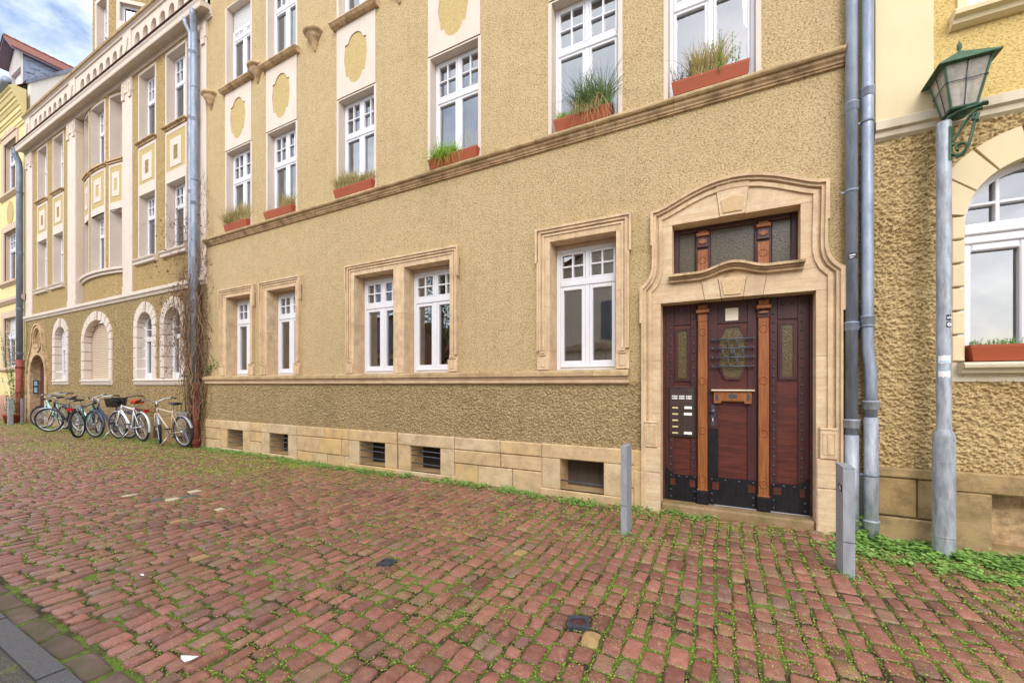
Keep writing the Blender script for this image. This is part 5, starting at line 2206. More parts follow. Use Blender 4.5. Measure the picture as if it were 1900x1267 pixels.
# lantern
hb, ht, zb_, zt_ = .078, .142, 3.79, 4.135
x = MB()
cor = [(-1, -1), (1, -1), (1, 1), (-1, 1)]
for sx, sy in cor:
    x.tube([(cxl + sx * hb, cyl + sy * hb, zb_), (cxl + sx * ht, cyl + sy * ht, zt_)], .010, 6, smooth=False)
for h, z in ((hb, zb_), (ht, zt_)):
    for i in range(4):
        a, b = cor[i], cor[(i + 1) % 4]
        x.tube([(cxl + a[0] * h, cyl + a[1] * h, z), (cxl + b[0] * h, cyl + b[1] * h, z)], .011, 6, smooth=False)
x.box(cxl - hb, cxl + hb, -cyl - hb, -cyl + hb, zb_ - .012, zb_)
lan = x.build('lantern', M['green_iron'], lamp)
x = MB()
E_ = .187
for i in range(4):
    a, b = cor[i], cor[(i + 1) % 4]
    x.add([(cxl + a[0] * E_, cyl + a[1] * E_, 4.137), (cxl + b[0] * E_, cyl + b[1] * E_, 4.137), (cxl + b[0] * .03, cyl + b[1] * .03, 4.275), (cxl + a[0] * .03, cyl + a[1] * .03, 4.275)], [(0, 1, 2, 3)])
    x.add([(cxl + a[0] * E_, cyl + a[1] * E_, 4.130), (cxl + b[0] * E_, cyl + b[1] * E_, 4.130), (cxl + b[0] * E_, cyl + b[1] * E_, 4.137), (cxl + a[0] * E_, cyl + a[1] * E_, 4.137)], [(0, 1, 2, 3)])
x.add([(cxl + a * E_, cyl + b * E_, 4.131) for a, b in cor], [(3, 2, 1, 0)])
x.lathe([(.034, 4.272), (.03, 4.285), (.012, 4.295), (.010, 4.305), (.017, 4.325), (.016, 4.35), (.006, 4.375), (0, 4.395)], (cxl, cyl, 0), 10)
x.build('lantern_roof', M['green_iron'], lan)
t = NT('old_lantern_glass')
nz = t.noise(t.pos(), 14, 4, .65)
t.b.inputs['Base Color'].default_value = srgb('#bdb5aa')
t.b.inputs['Roughness'].default_value = .18
t.l(t.ramp(nz, [(.35, .5), (.7, .85)]), t.b.inputs['Alpha'])
x = MB()
for i in range(4):
    a, b = cor[i], cor[(i + 1) % 4]
    x.add([(cxl + a[0] * hb, cyl + a[1] * hb, zb_), (cxl + b[0] * hb, cyl + b[1] * hb, zb_), (cxl + b[0] * ht, cyl + b[1] * ht, zt_), (cxl + a[0] * ht, cyl + a[1] * ht, zt_)], [(0, 1, 2, 3)])
x.build('lantern_pane', t.m, lan)
x = MB()
f_ = .58
hm = hb + (ht - hb) * f_ + .012
zm = zb_ + (zt_ - zb_) * f_
for i in range(4):
    a, b = cor[i], cor[(i + 1) % 4]
    x.tube([(cxl + a[0] * hm, cyl + a[1] * hm, zm), (cxl + b[0] * hm, cyl + b[1] * hm, zm)], .0035, 5)
    m = ((a[0] + b[0]) / 2, (a[1] + b[1]) / 2)
    x.tube([(cxl + m[0] * (hb + .008), cyl + m[1] * (hb + .008), zb_), (cxl + m[0] * (ht + .008), cyl + m[1] * (ht + .008), zt_)], .0035, 5)
x.build('wire_guard', M['wrought'], lan)
x = MB()
x.tube([(cxl - .02, cyl, zb_), (cxl - .02, cyl, 3.98)], .022, 10)
x.tube([(cxl + .03, cyl, zb_), (cxl + .03, cyl, 4.0)], .018, 10)
x.build('lamp_tube', M['plate'], lan)
# stickers on the post
def post_patch(z0, z1, a0, a1, r=.0495, ragged=0):
    v = []
    n = 10
    for i in range(n + 1):
        t_ = R(a0 + (a1 - a0) * i / n)
        d = random.uniform(0, ragged)
        for z in (z0 + d, z1 - random.uniform(0, ragged)):
            v.append((LX + (r + .0012) * math.cos(t_), LY + (r + .0012) * math.sin(t_), z))
    return MB().add(v, [(2 * i, 2 * i + 2, 2 * i + 3, 2 * i + 1) for i in range(n)])


post_patch(2.013, 2.062, -92, -50).build('sticker', M['black'], pole)
post_patch(1.955, 2.003, -92, -50).build('sticker', M['black'], pole)
post_patch(1.645, 1.72, -150, -58, ragged=.012).build('sticker', M['white_sticker'], pole)
post_patch(1.655, 1.675, -140, -70, r=.0502, ragged=.006).build('sticker_print', M['blue_sticker'], pole)
post_patch(1.525, 1.59, -150, -60, ragged=.014).build('sticker', M['white_sticker'], pole)
post_patch(1.60, 1.612, -140, -100, ragged=.003).build('sticker_print', M['blue_sticker'], pole)
tn = R(-71)
nx, ny = math.cos(tn), math.sin(tn)


def lettering(txt, loc, size, rotz, mat, parent):
    cu = bpy.data.curves.new('lettering', 'FONT')
    cu.body = txt
    cu.size = size
    cu.align_x = 'CENTER'
    cu.align_y = 'CENTER'
    cu.extrude = .0006
    cu.offset = .0004
    cu.materials.append(mat)
    tmp = bpy.data.objects.new('lettering_curve', cu)
    COL.objects.link(tmp)
    bpy.context.view_layer.update()
    me = bpy.data.meshes.new_from_object(tmp.evaluated_get(bpy.context.evaluated_depsgraph_get()))
    bpy.data.objects.remove(tmp)
    o = link('lettering', me)
    o.parent = parent
    o.location = Vector(loc)
    o.rotation_euler = (R(90), 0, rotz)
    return o


lettering('als', (LX + nx * .0535, LY + ny * .0535, 2.038), .034, tn + R(90), M['white_sticker'], pole)
x = MB()
Mx = Matrix.Translation((LX + nx * .0515, LY + ny * .0515, 1.979)) @ Matrix.Rotation(tn + R(90), 4, 'Z')
hexo = [Mx @ Vector((.017 * math.cos(k * math.pi / 3), -.0008, .017 * math.sin(k * math.pi / 3))) for k in range(6)]
x.add([tuple(p_) for p_ in hexo], [(0, 1, 2, 3, 4, 5)])
x.build('sticker_print', M['white_sticker'], pole)
x = MB()
x.add([tuple(Mx @ Vector((.006 * math.cos(k * math.pi / 5), -.0016, .005 * math.sin(k * math.pi / 5)))) for k in range(10)], [tuple(range(10))])
x.build('sticker_print', M['black'], pole)
x = MB()
x.add([(1.02, -.1305, 2.66), (1.055, -.1312, 2.662), (1.092, -.1255, 2.664), (1.092, -.1255, 2.72), (1.055, -.1312, 2.719), (1.02, -.1305, 2.716)], [(0, 1, 4, 5), (1, 2, 3, 4)])
stk = x.build('pipe_sticker', M['black'], H)
x = MB()
x.add([(1.025, -.1325, 2.692), (1.075, -.1315, 2.694), (1.07, -.1315, 2.704), (1.03, -.1325, 2.70)], [(0, 1, 2, 3)])
x.add([(1.03, -.1325, 2.672), (1.06, -.1325, 2.674), (1.06, -.1325, 2.680), (1.03, -.1325, 2.678)], [(0, 1, 2, 3)])
x.build('sticker_print', M['white_sticker'], stk)


# ------------------------------------------------------------------ bollards
def bollard(x0, y0, h, mirror, label, group, w=.058, d=.235, sticker=False):
    z = gz(x0)
    t = thing('bollard', (x0, y0, z), label, 'bollard', group)
    sg = -1 if mirror else 1
    mb = MB()
    th = .007
    a, b = sorted((x0, x0 + sg * w))
    mb.bbox(a, b, -y0 - th, -y0, z - .1, z + h, .002)
    a, b = sorted((x0, x0 + sg * th))
    mb.bbox(a, b, -y0 - d, -y0 - th, z - .1, z + h, .002)
    # sloping cap plate
    a, b = sorted((x0, x0 + sg * w))
    mb.add([(a, y0 - .002, z + h + .002), (b, y0 - .002, z + h + .002), (b, y0 + d, z + h + .002), (a, y0 + d, z + h + .002),
            (a, y0 - .002, z + h + .008), (b, y0 - .002, z + h + .008), (b, y0 + d, z + h + .008), (a, y0 + d, z + h + .008)],
           [(0, 3, 2, 1), (4, 5, 6, 7), (0, 1, 5, 4), (1, 2, 6, 5), (2, 3, 7, 6), (3, 0, 4, 7)])
    p_ = mb.build('post', M['steel_grey'], t)
    mb = MB()
    a, b = sorted((x0 + sg * .001, x0 + sg * (w - .001)))
    mb.box(a, b, -y0 - .006, -y0 + .0025, z + h * .32, z + h * .32 + .004)
    mb.build('weld_seam', M['wrought'], p_)
    if sticker:
        mb = MB()
        mb.add([(x0 - .001, y0 + .03, z + .64), (x0 - .001, y0 + .15, z + .64), (x0 - .001, y0 + .15, z + .69), (x0 - .001, y0 + .03, z + .69)], [(0, 1, 2, 3)])
        mb.build('sticker', M['black'], p_)
        lettering('als', (x0 - .002, y0 + .09, z + .665), .055, R(-90), M['white_sticker'], p_)
    return t


bollard(-.878, -.985, .845, True, 'grey angle steel bollard standing left of the carved front door', 'steel bollards before the front door')
bollard(.785, -1.115, .83, False, 'grey angle steel bollard with a small sticker, right of the carved front door', 'steel bollards before the front door', w=.074, sticker=True)


def post(x0, y0, h, r, label):
    z = gz(x0)
    t = MB()
    t.bbox(x0 - r, x0 + r, -y0 - r, -y0 + r, z - .1, z + h, .004)
    t.bbox(x0 - r * 1.05, x0 + r * 1.05, -y0 - r * 1.05, -y0 + r * 1.05, z + h, z + h + .01, .003)
    o = t.build('metal_post', M['galv'])
    tag(o, label, 'post', 'metal posts before the far doorway')


post(-21.4, -.62, .86, .055, 'thick square metal post left of the terracotta plant pot')
post(-21.6, -.32, .85, .025, 'thin metal post right of the terracotta plant pot')
post(-24.2, -.35, .9, .03, 'thin metal post beside the red lit bicycle at the left edge')


# ------------------------------------------------------------------ flower boxes and their plants
def flower_box(s0, s1, z0, h, label, mat='terracotta', q0=-.06, q1=.10):
    t = thing('flower_box', ((s0 + s1) / 2, -(q0 + q1) / 2, z0), label, 'flower box', 'terracotta flower boxes on the window ledges')
    mb = MB()
    e = .018
    w = .012
    # tapered outside, inside, rim
    o0 = [(s0 + e, -q1 + e, z0), (s1 - e, -q1 + e, z0), (s1 - e, -q0 - e * .4, z0), (s0 + e, -q0 - e * .4, z0)]
    o1 = [(s0, -q1, z0 + h), (s1, -q1, z0 + h), (s1, -q0, z0 + h), (s0, -q0, z0 + h)]
    r1 = [(s0 - .006, -q1 - .006, z0 + h - .022), (s1 + .006, -q1 - .006, z0 + h - .022), (s1 + .006, -q0 + .004, z0 + h - .022), (s0 - .006, -q0 + .004, z0 + h - .022)]
    r2 = [(a, b, z0 + h) for a, b, _ in r1]
    i1 = [(s0 + w, -q1 + w, z0 + h), (s1 - w, -q1 + w, z0 + h), (s1 - w, -q0 - w, z0 + h), (s0 + w, -q0 - w, z0 + h)]
    i0 = [(a, b, z0 + h - .06) for a, b, _ in i1]
    v = o0 + r1 + r2 + i1 + i0
    f = [(3, 2, 1, 0)]
    for k in range(4):
        for i in range(4):
            j = (i + 1) % 4
            f.append((k * 4 + i, k * 4 + j, k * 4 + 4 + j, k * 4 + 4 + i))
    mb.add(v, f)
    mb.build('trough', M[mat], t)
    mb = MB()
    mb.add([(a, b, z0 + h - .025) for a, b, _ in i1], [(0, 1, 2, 3)])
    mb.build('soil', M['soil'], t)
    return z0 + h - .03


def grass(name, s0, s1, q, z, n, hmin, hmax, mat, label, lean=.5, width=.005, droop=.6, spread=.05, group=None, down=0, cat='grass plant'):
    """tuft of blades, each a bent ribbon"""
    V, F = [], []
    for _ in range(n):
        s = random.uniform(s0, s1)
        y = -q + random.gauss(0, spread * .5)
        h = random.uniform(hmin, hmax) * 1.55
        a = random.uniform(0, 2 * math.pi)
        l = random.uniform(.1, 1) * lean
        dx, dy = math.cos(a) * l, math.sin(a) * l
        if dy > 0:
            dy *= .35
        w = width * random.uniform(.7, 1.3)
        px, py = -math.sin(a) * w, math.cos(a) * w
        if abs(px) < w * .6:
            px = w * .8
        b = len(V)
        dr = droop * random.uniform(.3, 1.2)
        N = 5
        for k in range(N):
            t_ = k / (N - 1)
            x_, y_ = s + dx * h * t_ ** 1.3, y + dy * h * t_ ** 1.3
            z_ = z + h * (t_ - dr * t_ ** 2.6 * (l / max(lean, .01))) - down * t_ ** 2 * h * random.random()
            ww = 1 - .85 * t_
            V.append((x_ - px * ww, y_ - py * ww, z_))
            V.append((x_ + px * ww, y_ + py * ww, z_))
        for k in range(N - 1):
            F.append((b + 2 * k, b + 2 * k + 1, b + 2 * k + 3, b + 2 * k + 2))
    o = np_mesh(name, np.array(V), np.array(F), mat)
    tag(o, label, cat, group)
    return o


def herb(name, s0, s1, q, z, n, h, mat, label, leaf=.009, cat='plant', stems=9, spread=.05):
    """stems with small leaves"""
    P, S = [], []
    st_ = MB()
    for k in range(stems):
        s = random.uniform(s0, s1)
        y = -q + random.gauss(0, spread)
        hh = h * 1.3 * random.uniform(.5, 1)
        dx, dy = random.gauss(0, .18), random.gauss(-.08, .12)
        st_.tube([(s, y, z - .02), (s + dx * hh * .5, y + dy * hh * .5, z + hh * .5), (s + dx * hh, y + dy * hh, z + hh)], [.003, .002, .001], 4, caps=False)
        for i in range(max(2, n // stems)):
            t_ = random.random() ** .7
            P.append((s + dx * hh * t_ + random.gauss(0, .008), y + dy * hh * t_ + random.gauss(0, .008), z + hh * t_))
            S.append(leaf * random.uniform(.6, 1.3) * (1.1 - .5 * t_))
    st_.tube([(s0, -q, z - .02), ((s0 + s1) / 2, -q - .01, z - .015), (s1, -q, z - .02)], .004, 4)
    o = tag(st_.build(name, mat), label, cat)
    leaf_cloud('foliage', np.array(P), np.array(S), mat, 1.3, .5, 6).parent = o
    return o


ZL = 4.752
bz = {}
BX = [(-9.62, -8.80, 'first flower box from the creeper, under the leftmost window, full of dry grass'),
      (-8.20, -7.34, 'almost bare flower box with a thin dry tuft, second from the creeper'),
      (-6.17, -5.26, 'flower box with two low straw coloured tufts, third from the creeper'),
      (-4.06, -3.19, 'flower box with a bright green drooping tuft at its left end'),
      (-2.00, -1.28, 'flower box with tall dark green grass spilling over its right half'),
      (-.56, .20, 'flower box with a straw grass and leafy shoots, nearest to the drainpipes')]
for k, (a, b, lab) in enumerate(BX):
    bz[k] = flower_box(a, b, ZL, .145, lab)
z5 = bz[0]
grass('dry_grass', BX[0][0] - .05, BX[0][0] + .40, .04, z5, 620, .16, .30, M['grass_dry'], 'dry pale grass in the left half of the first box from the creeper', .8, droop=.9)
grass('dry_grass', BX[0][0] + .32, BX[0][1] - .02, .03, z5, 720, .18, .32, M['grass_dry'], 'taller dry grass in the right half of the first box from the creeper', .6)
grass('dry_grass', BX[1][0] + .42, BX[1][1] - .05, .03, z5, 320, .12, .24, M['grass_dry'], 'thin dry tuft in the almost bare second box', .8)
grass('dry_grass', BX[1][0] + .03, BX[1][0] + .2, .03, z5, 70, .04, .09, M['grass_green'], 'tiny green tuft at the left end of the almost bare second box', .8)
grass('dry_grass', BX[2][0] + .0, BX[2][0] + .42, .04, z5, 640, .14, .25, M['grass_dry'], 'bushy straw coloured tuft at the left of the third box', .7)
grass('dry_grass', BX[2][0] + .42, BX[2][1] - .02, .03, z5, 620, .09, .17, M['grass_dry'], 'low yellowish cushion at the right of the third box', .9)
grass('green_grass', BX[3][0] + .10, BX[3][0] + .46, .05, z5, 520, .14, .26, M['grass_green'], 'bright green drooping grass in the box under the fourth window', 1.1, .005, 1.3, down=.9)
herb('dry_herb', BX[3][1] - .26, BX[3][1] - .02, .02, z5, 260, .32, M['grass_dry'], 'airy dry flower stalks beside the bright green tuft', .004, stems=16)
grass('dark_grass', BX[4][0] + .28, BX[4][1] - .02, .05, z5, 620, .18, .42, M['grass_dark'], 'tall dark green grass tuft in the box of the fifth window', .75, .0042, .9)
grass('dark_grass', BX[4][0] + .28, BX[4][1] - .1, .09, z5, 160, .16, .30, M['grass_dry'], 'pale blades hanging over the rim below the tall dark grass', 1.1, .003, 1.9, down=1.2)
grass('green_grass', BX[4][0] + .03, BX[4][0] + .24, .04, z5, 260, .05, .10, M['grass_green'], 'low yellow green cushion at the left end of the tall grass box', .9)
grass('dry_grass', BX[5][0] + .20, BX[5][0] + .52, .03, z5, 480, .14, .30, M['grass_dry'], 'straw yellow grass in the middle of the box nearest the drainpipes', .65)
herb('brown_herb', BX[5][0], BX[5][0] + .22, .04, z5, 420, .20, M['brown_herb'], 'withered brown herb at the left end of the box nearest the drainpipes', .009, stems=14)
herb('leafy_shoot', BX[5][0] + .46, BX[5][0] + .66, .04, z5, 260, .36, M['grass_green'], 'leafy green shoots at the right end of the box nearest the drainpipes', .012, stems=7)
flower_box(1.878, 2.80, 1.672, .14, 'terracotta flower box in the arched window by the street lamp', q0=-.08, q1=.08)
herb('low_herb', 1.88, 2.78, 0, 1.80, 900, .06, M['weed'], 'flat trailing green herb in the box of the arched window', .009, stems=60, spread=.03)

# pot by the far doorway
t = thing('plant_pot', (-22.1, -.45, gz(-22)), 'terracotta plant pot between the metal posts at the far doorway', 'plant pot')
x = MB()
x.lathe([(0, 0), (.15, 0), (.20, .27), (.225, .28), (.225, .33), (.195, .33), (.19, .29), (0, .29)], (-22.1, -.45, gz(-22)), 20)
x.build('pot', M['terracotta'], t)
x = MB()
x.lathe([(0, .295), (.185, .295)], (-22.1, -.45, gz(-22)), 16)
x.build('soil', M['soil'], t)
herb('potted_shrub', -22.22, -21.98, .45, .30, 300, .75, M['ivy'], 'thin leafy shrub growing in the terracotta pot between metal posts', .03, stems=9, spread=.05)
herb('climbing_plant', -22.75, -22.45, .22, .2, 900, 3.0, M['ivy'], 'green creeper climbing the far drainpipe between the two houses', .035, stems=12, spread=.06)


# ------------------------------------------------------------------ bicycles
def bicycle(x0, y0, heading, label, col, steer=0, lean=4, fender=None, basket=False, saddle=None, step=False, rack=True, light=True, sweep=.16, black_tail=False, kick=True, chrome_rim=True):
    t = thing('bicycle', (x0, y0, gz(x0) + .004 + .02), label, 'bicycle', 'bicycles parked along the wall', local=True, rot=(R(lean), 0, R(heading)))
    Rw = .345
    FX, RX_ = .56, -.52
    pm = NT('bicycle_paint').fin(col, .35)
    fm = fender or M['chrome']
    S = Matrix.Translation((.40, 0, 0)) @ Matrix.Rotation(R(steer), 4, 'Z') @ Matrix.Translation((-.40, 0, 0))

    def fwd(p):
        return tuple(S @ Vector(p))

    def wheel(cx, front):
        Mw = (S if front else Matrix.Identity(4)) @ Matrix.Translation((cx, 0, Rw))
        mb = MB()
        mb.torus(Mw, Rw - .050, .011, 36, 6)
        w = mb.build('wheel', M['chrome'] if chrome_rim else M['steel_grey'], t)
        mb = MB()
        mb.torus(Mw, Rw - .022, .025, 36, 8)
        mb.build('tyre', M['tyre'], w)
        mb = MB()
        for k in range(28):
            a = 2 * math.pi * k / 28
            b = a + (.5 if k % 2 else -.5)
            sy = .03 if k % 4 < 2 else -.03
            p0 = Mw @ Vector((.02 * math.cos(b), sy, .02 * math.sin(b)))
            p1 = Mw @ Vector(((Rw - .045) * math.cos(a), 0, (Rw - .045) * math.sin(a)))
            mb.tube([p0, p1], .0022, 4, caps=False)
        mb.tube([Mw @ Vector((0, -.05, 0)), Mw @ Vector((0, .05, 0))], .022, 10)
        mb.build('spokes_and_hub', M['chrome'], w)
        # mudguard
        mb = MB()
        a0, a1 = (-20, 135) if not front else (35, 190)
        if not front:
            a0, a1 = (55, 200)
        else:
            a0, a1 = (60, 190)
        pts = []
        n = 16
        v, f = [], []
        for i in range(n + 1):
            a = R(a0 + (a1 - a0) * i / n)
            rr = Rw + .022
            for dy, dr in ((-.028, -.016), (-.012, .002), (.012, .002), (.028, -.016)):
                v.append(tuple(Mw @ Vector(((rr + dr) * math.cos(a), dy, (rr + dr) * math.sin(a)))))
        for i in range(n):
            for j in range(3):
                f.append((i * 4 + j, i * 4 + j + 1, i * 4 + 5 + j, i * 4 + 4 + j))
        mb.smooth = True
        mb.add(v, f)
        if black_tail:
            mb.cur = 1
            mb.mi = [1 if (k // 3) >= n - 4 else 0 for k in range(len(mb.f))]
        mb.build('mudguard', [fm, M['tyre']], t)
        return w
    wheel(RX_, False)
    wheel(FX, True)
    BBp, ST, HT, HB = (-.06, 0, .29), (-.22, 0, .82), (.36, 0, .86), (.395, 0, .74)
    mb = MB()
    mb.tube([BBp, ST], .018, 8)
    mb.tube([BBp, HB], .021, 8)
    if step:
        mb.tube([(-.11, 0, .46), (.1, 0, .52), (.375, 0, .80)], .018, 8)
    else:
        mb.tube([(-.20, 0, .76), (.365, 0, .84)], .018, 8)
    mb.tube([HT, HB], .024, 8)
    for sy in (-.055, .055):
        mb.tube([(BBp[0], sy * .5, BBp[2]), (RX_, sy, Rw)], .010, 6)
        mb.tube([(-.205, sy * .4, .76), (RX_, sy, Rw)], .009, 6)
    mb.build('frame', pm, t)
    mb = MB()
    mb.tube([fwd((.40, 0, .735)), fwd((.405, 0, .71))], .026, 8)
    for sy in (-.05, .05):
        mb.tube([fwd((.405, sy, .715)), fwd((.45, sy, .55)), fwd((FX, sy, Rw))], [.014, .013, .009], 6)
    mb.tube([fwd((.405, -.05, .715)), fwd((.405, .05, .715))], .016, 6)
    mb.build('fork', pm, t)
    mb = MB()
    mb.tube([fwd((.36, 0, .85)), fwd((.34, 0, .99)), fwd((.40, 0, 1.0))], .013, 8)
    bar = [(.40 - sweep * 1.6, -.31, 1.06), (.40 - sweep, -.27, 1.075), (.41, -.14, 1.05), (.41, -.04, 1.0), (.41, .04, 1.0), (.41, .14, 1.05), (.40 - sweep, .27, 1.075), (.40 - sweep * 1.6, .31, 1.06)]
    mb.tube([fwd(p) for p in bar], .0115, 8)
    for sy in (-1, 1):
        mb.tube([fwd((.43 - sweep, sy * .20, 1.055)), fwd((.46 - sweep, sy * .27, 1.035))], .006, 5)
    hb = mb.build('handlebar', M['chrome'] if not basket else M['black'], t)
    mb = MB()
    for sy in (-1, 1):
        mb.tube([fwd((.40 - sweep * .95, sy * .265, 1.075)), fwd((.40 - sweep * 1.8, sy * .325, 1.055))], .018, 8)
    mb.build('grip', M['black'], hb)
    mb = MB()
    mb.tube([(-.22, 0, .80), (-.25, 0, .95)], .013, 8)
    sp_ = mb.build('seat_post', M['chrome'], t)
    mb = MB()
    prof = [(-.42, .075, .965), (-.38, .105, .985), (-.30, .10, .985), (-.22, .055, .98), (-.14, .03, .985), (-.10, .018, .975)]
    v, f = [], []
    for xx, hw_, zz in prof:
        for k in range(8):
            a = math.pi * k / 7
            v.append((xx, hw_ * math.cos(a), zz - .03 + .04 * math.sin(a)))
    for i in range(len(prof) - 1):
        for k in range(7):
            f.append((i * 8 + k, i * 8 + k + 1, i * 8 + 9 + k, i * 8 + 8 + k))
    f += [tuple(range(8)), tuple(range((len(prof) - 1) * 8, len(prof) * 8))[::-1]]
    f += [(i * 8, i * 8 + 8, i * 8 + 15, i * 8 + 7) for i in range(len(prof) - 1)]
    mb.smooth = True
    mb.add(v, f)
    if saddle:        # shaggy cover
        mb.v = [(a * 1.05, b * 1.25, c + (.02 if c > .96 else -.03)) for a, b, c in mb.v]
    mb.build('saddle', saddle or M['black'], t)
    mb = MB()
    mb.torus(Matrix.Translation((BBp[0], -.055, BBp[2])), .085, .006, 20, 5)
    mb.tube([(BBp[0], -.06, BBp[2]), (BBp[0] + .11, -.075, BBp[2] - .12)], .010, 6)
    mb.tube([(BBp[0], .06, BBp[2]), (BBp[0] - .11, .075, BBp[2] + .12)], .010, 6)
    mb.tube([(BBp[0], -.07, BBp[2]), (BBp[0], .07, BBp[2])], .022, 8)
    ck = mb.build('crank', M['steel_grey'], t)
    mb = MB()
    for sg in (-1, 1):
        mb.box(BBp[0] - sg * .11 * -1 - .045 if sg < 0 else BBp[0] - .155, BBp[0] + .155 if sg < 0 else BBp[0] - .065, -(.0 + sg * .12) - .04, -(sg * .12) + .04, BBp[2] + sg * .12 - .012, BBp[2] + sg * .12 + .012)
    mb.build('pedal', M['black'], ck)
    if rack:
        mb = MB()
        zr = .765
        mb.tube([(-.22, -.05, zr), (-.72, -.06, zr), (-.74, 0, zr), (-.72, .06, zr), (-.22, .05, zr)], .006, 6)
        for xx in (-.36, -.48, -.60):
            mb.tube([(xx, -.055, zr), (xx, .055, zr)], .005, 5)
        for sy in (-.06, .06):
            mb.tube([(-.60, sy, zr), (RX_, sy, Rw)], .006, 5)
        mb.build('luggage_rack', M['steel_grey'] if not basket else M['black'], t)
    if light:
        mb = MB()
        mb.bbox(-.80, -.745, -.055, .055, .70, .775, .015)
        mb.build('rear_light', M['red_plastic'], t)
    mb = MB()
    c = S @ Vector((.47, 0, .90))
    mb.lathe([(0, -.03), (.03, -.02), (.038, .03), (0, .032)], tuple(c), 10, M=S.to_3x3().to_4x4() @ Matrix.Rotation(R(90), 4, 'Y'))
    mb.build('headlight', M['black'], t)
    if basket:
        mb = MB()
        bx0, bx1, by, bz0, bz1 = .44, .72, .17, .82, 1.03

        def bp(x_, y_, z_):
            k = 1 - .18 * (bz1 - z_) / (bz1 - bz0)
            return fwd((.58 + (x_ - .58) * k, y_ * k, z_))
        for i in range(9):
            z_ = bz0 + (bz1 - bz0) * i / 8
            c_ = [bp(bx0, -by, z_), bp(bx1, -by, z_), bp(bx1, by, z_), bp(bx0, by, z_), bp(bx0, -by, z_)]
            mb.tube(c_, .008 if i in (0, 8) else .0045, 4, smooth=False)
        for i in range(13):
            y_ = -by + 2 * by * i / 12
            for xx in (bx0, bx1):
                mb.tube([bp(xx, y_, bz0), bp(xx, y_, bz1)], .0045, 4, smooth=False)
            x_ = bx0 + (bx1 - bx0) * i / 12
            for yy in (-by, by):
                mb.tube([bp(x_, yy, bz0), bp(x_, yy, bz1)], .0045, 4, smooth=False)
            mb.tube([bp(bx0, y_, bz0), bp(bx1, y_, bz0)], .0045, 4, smooth=False)
        mb.build('basket', M['black'], t)
    if kick:
        mb = MB()
        mb.tube([(-.10, .05, .27), (-.02, .26, -.0)], .009, 6)
        mb.build('kickstand', M['chrome'], t)
    return t


fl_ = NT('orange_plush')
nz = fl_.noise(fl_.pos(), 120, 3, .7)
PLUSH = fl_.fin(fl_.ramp(nz, [(.35, srgb('#b5320f')), (.65, srgb('#ef6a34'))]), .95, fl_.bump(nz, 1, .03))
WHITE = M['white']
bicycle(-11.22, -.38, 184, 'gold beige bicycle with silver mudguards and black tail ends, nearest to the red standpipe', srgb('#c9b89c'), steer=-22, fender=M['galv'], black_tail=True, light=False, rack=True, lean=-5)
bicycle(-13.22, -.36, 183, 'white bicycle with an orange plush saddle cover and a black front basket', srgb('#e9e9ea'), steer=8, basket=True, saddle=PLUSH, fender=WHITE, lean=-3)
bicycle(-14.02, -.46, 197, 'dark blue bicycle standing between the white one and the teal one', srgb('#3a4157'), steer=-4, step=True, fender=NT('blue_guard').fin(srgb('#4a526a'), .4), lean=-4)
bicycle(-15.12, -.56, 142, 'teal green bicycle with a red rear light, before the rolled down shutter', srgb('#1f7f80'), steer=10, fender=M['tyre'], lean=-5)
bicycle(-16.85, -.50, 194, 'black bicycle with a silver fender and its front wheel turned to the street', srgb('#23252b'), steer=28, fender=M['chrome'], lean=-6)
bicycle(-18.35, -.34, 186, 'mint coloured bicycle in front of the arched doorway', srgb('#a9d8d0'), steer=28, step=True, fender=M['tyre'], lean=-4, light=False)
bicycle(-25.3, -.45, 176, 'black bicycle with a red rear light at the left edge of the picture', srgb('#222226'), steer=0, fender=M['tyre'], lean=-4)


